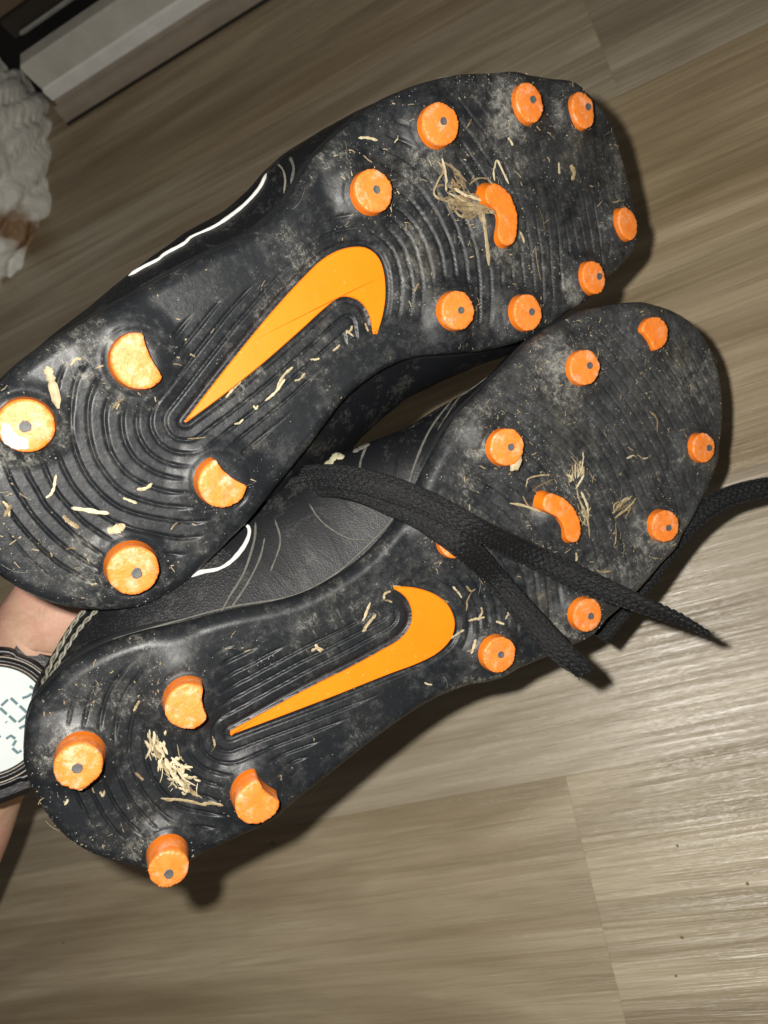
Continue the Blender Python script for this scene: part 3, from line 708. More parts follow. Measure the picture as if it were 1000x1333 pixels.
upper_line(bl, 'seam', [(590, 520), (560, 560), (540, 605), (530, 640)], .0005, MAT['seam'], 40)
upper_line(bl, 'seam', [(478, 580), (470, 600), (468, 618)], .0005, MAT['seam'], 30)
for q_, r_ in (([(540, 540), (522, 580), (512, 625)], .0005), ([(575, 515), (548, 552), (530, 590)], .0006), ([(402, 655), (420, 680), (452, 700), (478, 702)], .00035), ([(358, 676), (365, 706), (352, 745)], .0004), ([(640, 480), (600, 515), (570, 560)], .0004)):
    upper_line(bl, 'seam', q_, r_, MAT['leather'] if r_ > .00045 else MAT['seam'], 40, .0001)
rope(bl, 'collar_cord', [(56, 895), (66, 870), (80, 842), (96, 815), (112, 795), (122, 785)], .00055, .00050, 4.5, MAT['collar'])
rope(bl, 'collar_cord', [(66, 885), (78, 862), (92, 838), (108, 815), (126, 796), (136, 786)], .00045, .00042, 5, MAT['collar'])
upper_line(bl, 'tongue_edge', [(418, 614), (428, 606), (438, 594), (446, 584)], .0016, simple('cream_tongue', (.36, .34, .22), .6, 300, .0004, .5), 24, .0006, .4)
upper_line(bl, 'tongue_edge', [(458, 582), (468, 570), (476, 558)], .0012, MAT['seam'], 24, .0006, .4)

# ------------------------------------------------------------ laces
def wp(u, v, z): return c2w([(u-CX)/F*z, (v-CY)/F*z, z])
def camz(B, u, v):
    p, n = B.hit(u, v); wq = B.tow(p); return float((np.linalg.inv(M) @ (wq-CAM))[2])
def lace(name, pts, wmm, label, group=None, roll=0.0, frays=True, seed=1, endtaper=.5):
    P_ = catmull(np.array([wp(*p) for p in pts]), 400); L = np.linalg.norm(np.diff(P_, axis=0), axis=1).sum(); n = int(L/.00030); P_ = resample(P_, n)
    s = np.linspace(0, L, n); T = np.gradient(P_, axis=0); T /= np.linalg.norm(T, axis=1)[:, None]
    tocam = CAM-P_; tocam /= np.linalg.norm(tocam, axis=1)[:, None]
    N0 = tocam-T*(tocam*T).sum(1)[:, None]; N0 /= np.linalg.norm(N0, axis=1)[:, None]; B0 = np.cross(T, N0)
    rl = (roll(s/L) if callable(roll) else roll+0*s)+.25*np.sin(s*60+seed); N_ = N0*np.cos(rl)[:, None]+B0*np.sin(rl)[:, None]; B_ = np.cross(T, N_)
    K = 72; a = np.linspace(0, 2*np.pi, K, endpoint=False); hw = wmm/2000*(1+.05*np.sin(s*90+seed)+.05*(fbm(s*300, s*0+seed, 3)-.45))
    hw = hw*(1-endtaper*sst(L*.93, L, s))
    ca = np.sign(np.cos(a))*np.abs(np.cos(a))**.75; sa = np.sign(np.sin(a))*np.abs(np.sin(a))**.8
    U = ca[None, :]*hw[:, None]; th = .00080
    pitch = .0027; col = np.abs(ca)[None, :]*0
    q = U/.0016; ci = np.floor(q); f = q-ci; sgn = np.where(ci % 2 == 0, 1, -1)
    ph = s[:, None]/pitch+sgn*f*.9+ci*.5; braid = np.abs(np.sin(np.pi*ph))**.7*np.sin(np.pi*np.clip(f, .02, .98))**.5
    hgt = th*np.sign(sa)[None, :]*np.abs(sa)[None, :]+np.sign(sa)[None, :]*(braid-.55)*.00110*(np.abs(sa)[None, :] > .2)
    jit = (rng.random(U.shape)-.5)*.00012
    V = P_[:, None]+B_[:, None]*(U+jit)[..., None]+N_[:, None]*(hgt+jit)[..., None]
    Fq = np.vstack([grid_faces(n, K, True)]).tolist(); Fq.append(list(range(K))[::-1]); Fq.append([(n-1)*K+i for i in range(K)])
    o = mesh_obj(name, V.reshape(-1, 3), Fq, MAT['lace']); tag(o, label, 'shoelace', group)
    # fuzz: short loose fibres, joined in one part
    parts = []
    for _ in range(int(L*2600)):
        i = rng.integers(2, n-2); e = rng.choice([-1, 1]); b = P_[i]+B_[i]*hw[i]*(e*(1 if rng.random() < .6 else rng.random()))+N_[i]*th*.8*rng.random()
        d = nrm(B_[i]*e*rng.random()+N_[i]*rng.random()+T[i]*(rng.random()-.5)*2); d2 = nrm(d+nrm(rng.normal(size=3))*.8); l = .0003+.0009*rng.random()
        parts.append(tube_pts([b, b+d*l*.5, b+d*l*.5+d2*l*.5], .00003, 3))
    if frays:
        for _ in range(26):
            e = rng.random()*2-1; b = P_[-1]+B_[-1]*hw[-1]*e*.8; d = nrm(T[-1]+rng.normal(size=3)*.28); d2 = nrm(d+rng.normal(size=3)*.3); l = .0006+.0016*rng.random()
            parts.append(tube_pts([b-T[-1]*.001, b+d*l*.5, b+d*l*.5+d2*l*.5], .00012, 4))
    V, Fq = merge(parts); fz = mesh_obj('lace_fuzz', V, Fq, MAT['lace'], o); tag(fz, kind='stuff')
    return o
z1 = camz(bl, 600, 680); z2 = camz(bl, 740, 760); z3 = camz(bl, 700, 830)
lace('shoelace', [(330, 672, .268), (372, 642, .266), (410, 632, .262), (455, 634, .252), (505, 652, z1-.010), (555, 676, z1-.011), (602, 710, z1-.012), (645, 752, z3-.010), (690, 805, z3-.012), (730, 848, z3-.016), (752, 866, z3-.016), (761, 876, z3-.015)], 8.9,
     'black flat shoelace ending just below the stud at the lower boot edge', roll=lambda t: .1+.6*sst(.82, .98, t), seed=1, endtaper=.2)
lace('shoelace', [(340, 640, .272), (385, 622, .268), (440, 620, .254), (500, 634, z1-.0125), (560, 657, z1-.0145), (620, 688, z1-.0155), (690, 722, z2-.013), (760, 755, z2-.013), (825, 783, z2-.016), (872, 802, z2-.016), (900, 815, z2-.015), (920, 825, z2-.015)], 8.3,
     'black flat shoelace whose frayed tip reaches furthest over the floor', roll=lambda t: .15+.75*sst(.6, .95, t), seed=2.5, endtaper=.5)
lace('shoelace', [(780, 830, .300), (815, 788, .302), (842, 752, .304), (868, 714, .305), (898, 680, .306), (935, 653, .307), (970, 640, .308), (1010, 634, .309), (1060, 640, .315)], 8.8,
     'black shoelace curling out from behind the lower boot to the right edge', roll=lambda t: -.35+.2*t, frays=False, seed=4, endtaper=0)

# ------------------------------------------------------------ hand, forearm and watch
def hand():
    sk = {}; V = []; E_ = []; R_ = []
    def add(u, v, z, r, parent=None, r2=None):
        V.append(wp(u, v, z).tolist()); R_.append((r, r2 or r)); 
        if parent is not None: E_.append((parent, len(V)-1))
        return len(V)-1
    w0 = add(-14, 985, .345, .0240); a1 = add(-50, 1060, .350, .0265, w0); a2 = add(-122, 1190, .358, .033, a1); a3 = add(-215, 1370, .370, .040, a2); a4 = add(-420, 1760, .395, .046, a3); a5 = add(-640, 2180, .42, .052, a4)
    p0 = add(8, 910, .345, .0232, w0); p1 = add(46, 838, .339, .0236, p0); p2 = add(90, 772, .331, .0215, p1)
    for k, (mu, mv, du, dv) in enumerate([(180, 765, 80, -10), (155, 718, 82, -22), (124, 682, 76, -34), (88, 662, 60, -42)]):
        r = .0092-.0006*k; m0 = add(mu, mv, .333, r*1.15, p2); q1 = add(mu+du, mv+dv, .338, r, m0)
        q2 = add(mu+du*1.35, mv+dv*1.4+12, .341, r*.92, q1); add(mu+du*1.2, mv+dv*1.3+30, .334, r*.8, q2)
    t0 = add(105, 838, .343, .0125, p1); t1 = add(165, 845, .338, .0108, t0); add(225, 822, .340, .0092, t1)
    me = bpy.data.meshes.new('person'); me.from_pydata(V, E_, []); me.update()
    o = bpy.data.objects.new('person', me); C.objects.link(o); me.materials.append(MAT['skin'])
    sm = o.modifiers.new('skin', 'SKIN'); sm.use_smooth_shade = True
    for i, r in enumerate(R_): me.skin_vertices[0].data[i].radius = r
    me.skin_vertices[0].data[0].use_root = True
    ss = o.modifiers.new('sub', 'SUBSURF'); ss.levels = 2; ss.render_levels = 3
    tag(o, 'bare hand and forearm holding both boots from behind, wearing a watch', 'person'); return o
hand()
def watch():
    ctr = wp(-13, 937, .302); nz = nrm(nrm(CAM-ctr)+np.array([0, 0, .02])); 
    ux = M @ np.array([1., 0, 0]); ux = nrm(ux-nz*ux.dot(nz)); uy = np.cross(nz, ux)
    E = bpy.data.objects.new('wristwatch', None); C.objects.link(E); mm = np.eye(4); mm[:3, 0] = ux; mm[:3, 1] = uy; mm[:3, 2] = nz; mm[:3, 3] = ctr; E.matrix_world = Matrix(mm.tolist())
    tag(E, 'black digital wristwatch with a round white display at the left edge', 'watch')
    blk = simple('black_watch_resin', (.010, .010, .012), .35, 300, .0002, .5); met = simple('bronze_watch_ring', (.10, .088, .072), .38, 400, .0001, .3, .6, .7)
    def lathe(name, prof, mat, n=96, mod=None):
        a = np.linspace(0, 2*np.pi, n, endpoint=False); V = []
        for r, z in prof:
            rr = r*(1+(mod(a, r, z) if mod else 0)); V.append(np.column_stack([rr*np.cos(a), rr*np.sin(a), np.full(n, z)]))
        return mesh_obj(name, np.vstack(V), grid_faces(len(prof), n, True), mat, E)
    R0 = .0213
    bump = lambda a, r, z: .055*sst(.3, .8, np.cos(8*a+.7))
    lathe('case', [(.002, -.012), (.0255, -.012), (.0280, -.010), (.0285, -.004), (.0282, -.0015), (.0270, 0), (.0262, .0004), (.0252, -.0006)], blk, mod=bump)
    lathe('outer_ring', [(.0262, .0002), (.0260, .0014), (.0252, .0017), (.0247, .0012), (.0246, 0)], met)
    lathe('bezel', [(.0247, .0003), (.0240, .0012), (.0232, .0012), (.0229, .0004)], blk)
    lathe('inner_ring', [(.0230, .0006), (.0228, .0018), (.0219, .0020), (R0, .0006), (R0, -.0002)], met)
    lcd = simple('white_display', (.55, .61, .60), .45, 90, 0, .05)
    lathe('display', [(R0+.0002, 0.0), (R0*.5, 0), (.00001, 0)], lcd, 64)
    ink = simple('teal_digit_ink', (.10, .19, .21), .5)
    k = .300/F
    segs = [[(-2, 919), (5, 911)], [(8, 909), (17, 917)], [(20, 919), (30, 928)], [(30, 931), (21, 940)], [(18, 940), (9, 932)], [(6, 930), (-3, 922)], [(23, 948), (30, 944)], [(6, 939.5), (7, 940.5)],
            [(29, 893), (35, 897)], [(38, 903), (41, 906)], [(22, 909), (28, 907), (33, 903)], [(0, 959), (2, 957)], [(9, 961), (14, 957), (20, 961)], [(21, 963), (18, 970)], [(18, 973), (25, 979), (29, 976)],
            [(-12, 948), (-4, 941)], [(-14, 965), (-8, 972)]]
    for sg in segs:
        pts = np.array([[(u+13)*k, -(v-937)*k, .0001] for u, v in sg])
        V, Fq = tube_pts(pts,   .00055, 4, .2, np.tile([0, 0, 1.], (len(pts), 1))); mesh_obj('digit_segment', V, Fq, ink, E, False)
    gl = NT('watch_glass'); gl.b.inputs['Transmission Weight'].default_value = 1; gl.b.inputs['Roughness'].default_value = .02; gl.b.inputs['IOR'].default_value = 1.2
    for nm, a0 in (('lug', 1.13), ('lug', 2.0), ('lug', 4.3), ('lug', 5.08)):
        c, s_ = math.cos(a0), math.sin(a0); V = []
        for t, wd, z in ((.0262, .0078, -.002), (.0315, .0074, -.0025), (.0338, .0064, -.006), (.0338, .0064, -.011), (.0262, .0078, -.011)):
            for e in (-1, 1): V.append([t*c-e*wd*s_, t*s_+e*wd*c, z])
        Fq = [[0, 1, 3, 2], [2, 3, 5, 4], [4, 5, 7, 6], [6, 7, 9, 8], [8, 9, 1, 0], [0, 2, 4, 6, 8][::-1], [1, 3, 5, 7, 9]]
        mesh_obj('lug', V, Fq, blk, E, False)
    # strap loops round the wrist, below the case
    A = nrm(wp(-75, 1060, .342)-wp(-30, 960, .336)); wc = wp(-22, 950, .342); N_ = nrm(nz-A*nz.dot(A)); Bx = np.cross(A, N_)
    th = np.linspace(0, 2*np.pi, 90); loop = wc+np.cos(th)[:, None]*N_*.0262+np.sin(th)[:, None]*Bx*.0275
    nrmls = np.cos(th)[:, None]*N_+np.sin(th)[:, None]*Bx
    V, Fq = tube_pts(loop, .0105*(1+.03*np.sign(np.sin(th*26))), 14, .16, nrmls)
    W = np.linalg.inv(mm); V = V @ W[:3, :3].T+W[:3, 3]
    mesh_obj('strap', V, Fq, blk, E)
watch()

# ------------------------------------------------------------ straw, husks and grit caught on the soles
def straw_geo(B, pts, wmm, lift=.0005, end_lift=0.0, n=None):
    q = catmull(np.array(pts, float), n or max(6, 4*len(pts)+4)); P_ = []; N_ = []
    for u, v in q:
        p, nn = B.hit(u, v); N_.append(B.mw[:3, :3] @ nn); P_.append(B.tow(p))
    P_ = np.array(P_); N_ = np.array(N_); N0 = nrm(N_.mean(0)); m_ = len(P_)
    # stiff blade: straighten the height profile, then lift it clear of the rubber
    hh = P_ @ N0; t = np.linspace(0, 1, m_); lin = np.interp(t, [0, .5, 1], [hh[0], max(hh[m_//2], .5*(hh[0]+hh[-1])), hh[-1]])
    P_ = P_+N0*(np.maximum(hh, lin)-hh+lift+end_lift*t**2+.0001*np.sin(t*5+hh[0]*9000))[:, None]
    r = wmm/2000*.85*(.7+.6*rng.random(m_))*np.clip(np.minimum(t, 1-t)*7+.35, 0, 1)
    tw = nrm(N0+.35*rng.normal(size=3))
    return tube_pts(P_, r, 6, .22, np.tile(tw, (m_, 1)))
def straw(B, pts, wmm, label, group, name='straw', mat=None, lift=.0005):
    strands = pts if hasattr(pts[0][0], '__len__') else [pts]
    if isinstance(strands[0][0], (int, float)): strands = [pts]
    V, Fq = merge([straw_geo(B, s_, wmm*(1 if k == 0 else .8), lift+.0002*k) for k, s_ in enumerate(strands)])
    o = mesh_obj(name, V, Fq, mat or MAT['straw'], None, False)
    c = V.mean(0); o.data.transform(Matrix.Translation(Vector((-c).tolist()))); o.location = c.tolist()
    return tag(o, label, 'straw', group)
GU, GL = 'straws stuck to the upper boot', 'straws stuck to the lower boot'
def jitter_px(c, sx, sy, ang, L, n):
    out = []
    for _ in range(n):
        x, y = c[0]+rng.normal()*sx, c[1]+rng.normal()*sy; a = ang+rng.normal()*.45; l = L*(.4+rng.random())
        k = rng.normal()*1.6; out.append([(x-l/2*math.cos(a), y-l/2*math.sin(a)), (x+k*math.sin(a), y-k*math.cos(a)), (x+l/2*math.cos(a), y+l/2*math.sin(a))])
    return out
def clump(B, strands, husks, label, lift=.0012):
    E = bpy.data.objects.new('straw_clump', None); C.objects.link(E)
    p, n = B.hit(*strands[0][0][0] if hasattr(strands[0][0][0], '__len__') else strands[0][0][:2]); base = B.tow(p); E.location = base.tolist()
    tag(E, label, 'straw clump')
    for s_, wd in strands:
        V, Fq = straw_geo(B, s_, wd, lift*(.4+rng.random())); mesh_obj('straw_blade', V-base, Fq, MAT['straw'], E, False)
    parts = []
    for cx_, cy_, rx, ry, ang, k in husks:
        for s_ in jitter_px((cx_, cy_), rx, ry, ang, 15, k): parts.append(straw_geo(B, s_, .25+1.3*rng.random()**2, lift*rng.random()*1.5, n=6))
    V, Fq = merge(parts); h = mesh_obj('matted_husk', V-base, Fq, MAT['straw'], E, False); tag(h, kind='stuff')
    # crumbly body of the clump
    parts = []
    for cx_, cy_, rx, ry, ang, k in husks:
        p, nn = B.hit(cx_, cy_); c = B.tow(p); N0 = B.mw[:3, :3] @ nn
        ux = B.tow(B.hit(cx_+rx*math.cos(ang)*1.2+1, cy_+rx*math.sin(ang)*1.2)[0])-c; uy = np.cross(N0, nrm(ux))*max(np.linalg.norm(ux)*.45, .0008)
        a = np.linspace(0, 2*np.pi, 28, endpoint=False); V = []
        for q_, z_ in ((.8, -.0004), (.65, .0004), (.4, .0006), (.12, .0007)):
            rr = q_*(1+.9*(fbm(np.cos(a)*2+cx_, np.sin(a)*2+cy_, 4)-.45)+.25*(rng.random(28)-.5))
            V.append(c+rr[:, None]*(np.cos(a)[:, None]*ux+np.sin(a)[:, None]*uy)+N0*(z_+.0006*(rng.random(28)-.5))[:, None])
        parts.append((np.vstack(V), grid_faces(4, 28, True).tolist()))
    V, Fq = merge(parts); mesh_obj('husk_mat', V-base, Fq, MAT['tan'] if B is bu else simple('matted_straw', (.24, .19, .11), .8, 900, .0005, .6), E)
    return E
clump(bu, [([(574, 206), (577, 225), (580, 249)], .9), ([(568, 210), (573, 223), (564, 245), (566, 256), (584, 264)], .9), ([(578, 211), (594, 224), (606, 236)], .8),
    ([(585, 265), (608, 268), (632, 272)], 1.6), ([(592, 272), (612, 274), (636, 278)], 1.4), ([(628, 276), (631, 300), (636, 346)], 1.6), ([(642, 236), (641, 222), (645, 210), (652, 224), (660, 240)], .9),
    ([(610, 241), (620, 233), (632, 233), (645, 244)], .7), ([(588, 268), (596, 280), (606, 284)], .9), ([(600, 282), (612, 284), (620, 280)], 1.3), ([(582, 252), (600, 262), (618, 272)], 1.2), ([(590, 246), (606, 256), (625, 262)], 1.1)],
    [(604, 262, 14, 6, .35, 46), (592, 240, 6, 8, .8, 22), (620, 274, 10, 4, .2, 26)], 'tangled tan straw clump beside the kidney shaped stud of the upper boot')
clump(bl, [([(192, 952), (198, 965), (206, 985)], 1.0), ([(203, 962), (210, 985), (222, 1003)], 1.4), ([(215, 985), (224, 1005), (240, 1022)], 1.4), ([(222, 1003), (238, 1020), (259, 1035)], 1.3),
    ([(209, 1037), (240, 1040), (268, 1047)], 1.2), ([(222, 985), (235, 996), (250, 998)], 1.0), ([(228, 1000), (245, 1012), (254, 1010)], .8), ([(262, 1046), (276, 1044), (291, 1048)], 1.2), ([(225, 970), (228, 985), (234, 992)], .7), ([(195, 948), (196, 972), (190, 986)], .7)],
    [(205, 972, 6, 10, 1.2, 30), (224, 1000, 9, 9, .9, 34), (240, 1020, 9, 6, .6, 20)], 'flattened straw clump between the heel studs of the lower boot')
clump(bl, [([(738, 586), (750, 600), (757, 618), (747, 636)], .7), ([(757, 588), (756, 606), (750, 622)], .7), ([(748, 630), (752, 650), (762, 672), (766, 700)], .9), ([(756, 640), (764, 660), (765, 676)], 1.3), ([(742, 594), (752, 606)], .6)],
    [(752, 612, 5, 9, 1.4, 16), (762, 668, 4, 10, 1.3, 10)], 'thin wispy straw tuft right of the kidney stud on the lower boot')
clump(bl, [([(795, 668), (808, 655), (821, 645)], 1.1), ([(797, 674), (812, 662), (825, 648)], 1.1), ([(800, 662), (808, 652), (816, 647)], .9), ([(798, 682), (799, 695), (797, 708)], 1.0)],
    [(808, 660, 6, 4, -.8, 12)], 'short straw bundle left of the stud at the lower boot toe edge')
U_ = [([(61, 477), (66, 495), (76, 532)], 2.6, 'pale broad straw sliver between the two outer heel studs of the upper boot'), ([(92, 476), (98, 468), (106, 467)], .8, None), ([(147, 531), (153, 524), (161, 519)], 1.0, None),
    ([(93, 661), (115, 664), (142, 668)], 1.5, 'pointed tan straw across the heel ribs of the upper boot'), ([(82, 671), (90, 679), (103, 687)], 1.6, None), ([(140, 692), (150, 690), (163, 684)], 3.0, 'ragged pale husk flake just above the bottom heel stud'), ([(60, 648), (68, 640), (73, 618)], .9, None),
    ([(3, 652), (10, 660), (12, 672)], .9, None), ([(6, 672), (10, 664), (15, 658)], 1.2, None), ([(178, 637), (188, 636), (198, 629)], 1.3, None), ([(160, 648), (168, 651), (178, 655)], .9, None), ([(86, 714), (93, 713), (100, 714)], .7, None), ([(222, 690), (226, 684), (231, 680)], .6, None),
    ([(293, 517), (302, 507), (313, 496)], .8, None), ([(302, 508), (306, 501), (309, 498)], .7, None), ([(345, 522), (358, 512), (371, 494)], 1.0, 'short forked straw below the tail of the upper boot emblem'), ([(360, 505), (369, 489), (381, 478)], 1.0, None), ([(383, 496), (390, 494), (397, 486)], 1.3, None), ([(244, 571), (255, 570), (268, 569)], .8, None),
    ([(304, 551), (311, 549), (316, 545)], .8, None), ([(330, 528), (333, 533), (336, 528)], .8, None), ([(466, 180), (478, 180), (491, 183)], .9, 'straw lying above the third stud of the upper boot'), ([(472, 203), (478, 209), (484, 212)], .7, None), ([(513, 186), (516, 181), (518, 176)], .6, None), ([(539, 380), (542, 374), (545, 369)], 1.0, None),
    ([(474, 421), (476, 428), (478, 432)], 1.0, None), ([(449, 434), (456, 430), (458, 424)], .9, None), ([(450, 430), (455, 434), (460, 438)], .8, None), ([(404, 469), (410, 469), (416, 467)], .8, None), ([(433, 457), (438, 453), (442, 449)], .8, None), ([(696, 320), (699, 345), (703, 366)], .9, None), ([(700, 270), (706, 285), (708, 302)], .9, None), ([(742, 215), (746, 225), (744, 235)], 2.0, None), ([(726, 212), (727, 220), (727, 227)], 1.2, None),
    ([(676, 302), (680, 310), (682, 316)], 1.0, None), ([(668, 222), (674, 228), (677, 232)], 1.3, None), ([(660, 180), (664, 184), (667, 190)], .8, None), ([(606, 168), (611, 160), (613, 155)], .8, None)]
L_ = [([(511, 762), (528, 766), (546, 772)], 1.3, 'straw lying along the top edge of the lower boot emblem'), ([(556, 774), (570, 780), (584, 784)], .9, None), ([(499, 780), (500, 773), (508, 769)], .9, None), ([(500, 781), (506, 782), (510, 784)], .8, None),
    ([(472, 808), (477, 796), (482, 784)], 1.0, 'slanted pale straw left of the lower boot emblem hook'), ([(471, 822), (480, 810), (489, 799)], 1.2, None), ([(588, 764), (594, 771), (600, 779)], .9, None), ([(606, 795), (607, 784), (613, 771)], .9, None), ([(607, 762), (613, 769), (619, 766)], 1.0, None), ([(610, 808), (620, 805), (631, 803)], 1.1, None), ([(622, 805), (627, 797), (626, 790)], .9, None),
    ([(585, 832), (593, 825), (604, 820)], 1.3, None), ([(613, 851), (617, 840), (619, 832)], 1.1, None), ([(607, 848), (616, 845), (622, 838)], .8, None), ([(645, 809), (650, 811), (656, 813)], .9, None), ([(657, 806), (660, 800), (659, 797)], .9, None), ([(685, 806), (690, 820), (696, 833)], 1.3, 'pale straw sliver by the lace end on the lower boot sole'),
    ([(663, 655), (680, 658), (703, 666)], 1.0, None), ([(680, 646), (685, 656), (691, 664)], .9, None), ([(684, 634), (686, 624), (700, 619), (716, 618)], .6, 'thin curled straw under the stud with the torn flap'), ([(692, 638), (704, 631), (719, 624)], .8, None), ([(844, 535), (854, 546), (855, 562)], .8, None), ([(815, 597), (823, 593), (828, 596)], .8, None), ([(828, 592), (836, 597), (843, 596)], .8, None),
    ([(775, 742), (785, 744), (795, 743)], .9, None), ([(749, 719), (750, 725), (749, 730)], 1.0, None), ([(275, 978), (280, 970), (277, 958)], .8, None), ([(174, 925), (178, 917), (182, 911)], .8, None), ([(176, 1005), (182, 1010), (187, 1015)], .9, None), ([(130, 1030), (134, 1035), (136, 1028)], .8, None), ([(84, 1046), (87, 1043), (89, 1040)], 1.2, None), ([(410, 838), (414, 844), (418, 848)], 1.2, None),
    ([(405, 847), (413, 843), (421, 846)], 1.1, None), ([(548, 960), (552, 957), (556, 954)], .8, None), ([(552, 888), (556, 890), (562, 891)], .7, None), ([(690, 722), (693, 716), (690, 708)], .8, None)]
used_labels = set()
LM = {'upper': [(34, 554, 'the white chipped heel stud'), (174, 743, 'the lowest heel stud'), (182, 470, 'the higher crescent stud'), (291, 629, 'the lower crescent stud'), (487, 248, 'the round stud above the emblem'), (574, 161, 'the stud at the top bend'), (688, 133, 'the first toe stud'), (760, 143, 'the second toe stud'), (818, 291, 'the toe tip stud'), (774, 361, 'the stud at the lower toe corner'), (688, 407, 'the stud touching the lower boot'), (597, 404, 'the stud right of the emblem head'), (655, 280, 'the kidney shaped stud'), (241, 548, 'the emblem tail tip'), (490, 430, 'the emblem hook tip'), (350, 440, 'the middle of the emblem')],
      'lower': [(102, 998, 'the leftmost heel stud'), (220, 1132, 'the lowest heel stud'), (246, 920, 'the higher crescent stud'), (336, 1045, 'the lower crescent stud'), (661, 582, 'the stud with a torn flap'), (762, 478, 'the upper toe stud'), (854, 435, 'the caked toe stud'), (917, 583, 'the toe edge stud'), (867, 685, 'the stud next to the curling lace'), (766, 801, 'the stud between the lace ends'), (651, 853, 'the stud right of the emblem'), (735, 672, 'the kidney shaped stud'), (300, 955, 'the emblem tail tip'), (512, 765, 'the emblem hook tip'), (590, 810, 'the emblem head'), (430, 890, 'the middle of the emblem')]}
for B, lst, g_, who in ((bu, U_, GU, 'upper'), (bl, L_, GL, 'lower')):
    for pts, wd, lab in lst:
        if lab: straw(B, pts, wd, lab, None)
        else:
            c_ = np.mean(np.array(pts), 0); best = min(LM[who], key=lambda q: math.hypot(c_[0]-q[0], c_[1]-q[1])); dx, dy = c_[0]-best[0], c_[1]-best[1]
            an = (math.degrees(math.atan2(-dy, dx))+360+22.5) % 360; dr = ['right of', 'above and right of', 'above', 'above and left of', 'left of', 'below and left of', 'below', 'below and right of'][int(an//45)]
            L_px = math.hypot(pts[-1][0]-pts[0][0], pts[-1][1]-pts[0][1]); sz = 'tiny' if L_px < 11 else 'small' if L_px < 17 else 'longish'
            lab = '%s straw bit %s %s, %s boot' % (sz, dr, best[2], who)
            k_ = 0
            while lab in used_labels: k_ += 1; lab = '%s straw bit %s %s, %s boot, %s' % (sz, dr, best[2], who, ['outer one', 'outermost one', 'far one'][min(k_-1, 2)])
            used_labels.add(lab); straw(B, pts, wd, lab, g_)
def loose(B, cnt_ch, cnt_gr, cnt_fb, who):
    xs = B.edge[:, 0]; x0, x1 = xs.min(), xs.max(); parts = []; gp = []; fp = []
    def rnd():
        while True:
            x = x0+(x1-x0)*rng.random(); y = B.edge[:, 1].min()+(np.ptp(B.edge[:, 1]))*rng.random()
            r = B.bs.ray_cast(Vector((x, y, .05)), Vector((0, 0, -1)))
            if r[0] is None or abs(r[1].z) < .45: continue
            dens = fbm(np.array([x*70+B.O[0]*50]), np.array([y*70]), 4)[0]+.07*(x > .18)+sum(.22*math.exp(-((math.hypot(x-s_['c'][0], y-s_['c'][1])-s_['r']*1.45)/(.28*s_['r']))**2) for s_ in B.P['studs'])
            if rng.random() < sst(.50, .70, dens)+.012: return np.array(r[0]), np.array(r[1])*(1 if r[1].z > 0 else -1)
    for _ in range(cnt_ch):
        p, n = rnd(); d = nrm(np.cross(n, rng.normal(size=3))); l = .0006+.0022*rng.random()**2; d2 = nrm(d+.5*rng.normal(size=3)*.6)
        parts.append(tube_pts([p+n*.0002, p+d*l*.5+n*.0004, p+d*l*.5+d2*l*.5+n*.0003], .00006+.00016*rng.random(), 4, .5))
    tv = np.array([[1, 0, 0], [-1, 0, 0], [0, 1, 0], [0, -1, 0], [0, 0, 1], [0, 0, -1.]]); tf = [[0, 2, 4], [2, 1, 4], [1, 3, 4], [3, 0, 4], [2, 0, 5], [1, 2, 5], [3, 1, 5], [0, 3, 5]]
    for _ in range(cnt_gr):
        p, n = rnd(); s_ = (.00004+.00020*rng.random()**3); gp.append((p+n*s_*.3+tv*s_*(.6+.8*rng.random(3)), tf))
    for _ in range(cnt_fb):
        p, n = rnd(); d = nrm(np.cross(n, rng.normal(size=3))); e = np.cross(n, d); l = .002+.005*rng.random(); c = rng.normal()*.5; t = np.linspace(0, 1, 8)
        q = p+np.outer(t*l, d)+np.outer(c*l*t*t, e)+np.outer(.0005+.0006*np.sin(t*3), n); fp.append(tube_pts(q, .00003, 3))
    for nm, ps, mt, lab, ct in (('loose_chaff', parts, MAT['straw'], 'fine loose chaff scattered over the %s boot sole', 'chaff'), ('dust_grit', gp, MAT['grit'], 'pale dust grit scattered over the %s boot sole', 'grit'), ('lint_fibres', fp, MAT['grit'], 'fine curled lint fibres on the %s boot sole', 'lint')):
        V, Fq = merge(ps); o = mesh_obj(nm, V, Fq, mt, None, False); o.matrix_world = Matrix(B.mw.tolist()); tag(o, lab % who, ct, None, 'stuff')
loose(bu, 230, 2600, 26, 'upper'); loose(bl, 300, 3200, 30, 'lower')
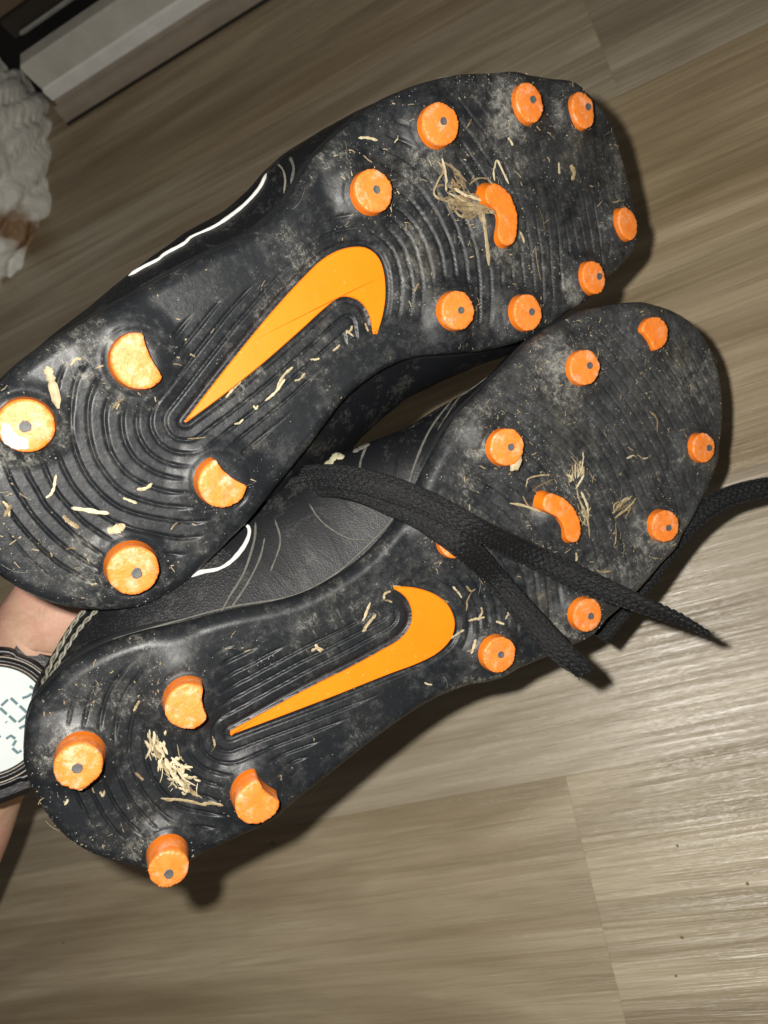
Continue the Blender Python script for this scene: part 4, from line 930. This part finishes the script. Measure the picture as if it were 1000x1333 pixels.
# small crumbs on the floor
for (u, v, s_, lab) in [(880, 1270, .0012, 'lowest of the crumbs on the floor by the right edge'), (888, 1220, .0014, 'tiny brown crumb on the floor above the lowest one'), (973, 1150, .0014, 'tiny brown crumb on the floor nearest the right edge'), (882, 1101, .0013, 'tiny brown crumb highest on the lit floor'), (354, 1100, .0026, 'pale crumb on the floor beside the lower boot heel'), (84, 1227, .0015, 'dark crumb on the floor left of the lowest stud')]:
    c = floor_px(u, v); a = rng.random((40, 3))-.5; a /= np.linalg.norm(a, axis=1)[:, None]; 
    th = np.linspace(0, np.pi, 7)[:, None]; ph = np.linspace(0, 2*np.pi, 10, endpoint=False)[None]; V = np.stack([np.sin(th)*np.cos(ph), np.sin(th)*np.sin(ph), .6*np.cos(th)+0*ph], -1)*s_*.5*(.7+.6*rng.random((7, 10)))[..., None]
    o = mesh_obj('crumb', V.reshape(-1, 3), grid_faces(7, 10, True), MAT['grit'] if s_ > .002 else MAT['tan'], None, False); o.location = (c[0], c[1], s_*.5); tag(o, lab, 'crumb')
# wear on particular studs
def stud_patch(B, i, poly_px, h, mat, name, th=.0003, lab=None):
    o = B.studs[i]; q = np.array([B.un(u, v, h) for u, v in poly_px]); q = resample(q, 40, True); q[:, :2] += (rng.random((40, 2))-.5)*.0003
    q[:, 2] += th-.0; c = q.mean(0); L = np.array(o.location)
    V = np.vstack([q-[0, 0, .0009+th], q, c+(q-c)*.8+[0, 0, th*.4], [c+[0, 0, th*.4]]])-L
    ar = np.sum(q[:, 0]*np.roll(q[:, 1], -1)-np.roll(q[:, 0], -1)*q[:, 1]); Fq = grid_faces(3, 40, True).tolist()+[[80+k, 80+(k+1) % 40, 120] for k in range(40)]
    if ar < 0: Fq = [f[::-1] for f in Fq]
    return tag(mesh_obj(name, V, Fq, mat, o), lab)
stud_patch(bu, 0, [(4, 550), (14, 553), (22, 566), (36, 572), (38, 584), (22, 586), (6, 578), (1, 566)], .0072, MAT['white'], 'white_chip')
stud_patch(bl, 4, [(664, 598), (672, 594), (678, 588), (679, 600), (674, 612), (666, 613)], .0054, MAT['straw'], 'torn_flap', .0004)
stud_patch(bl, 0, [(92, 1016), (110, 1014), (122, 1008), (116, 1022), (104, 1029), (90, 1024)], .0100, simple('torn_plastic', (.80, .42, .22), .6, 900, .0004, .4), 'torn_flap', .0004)
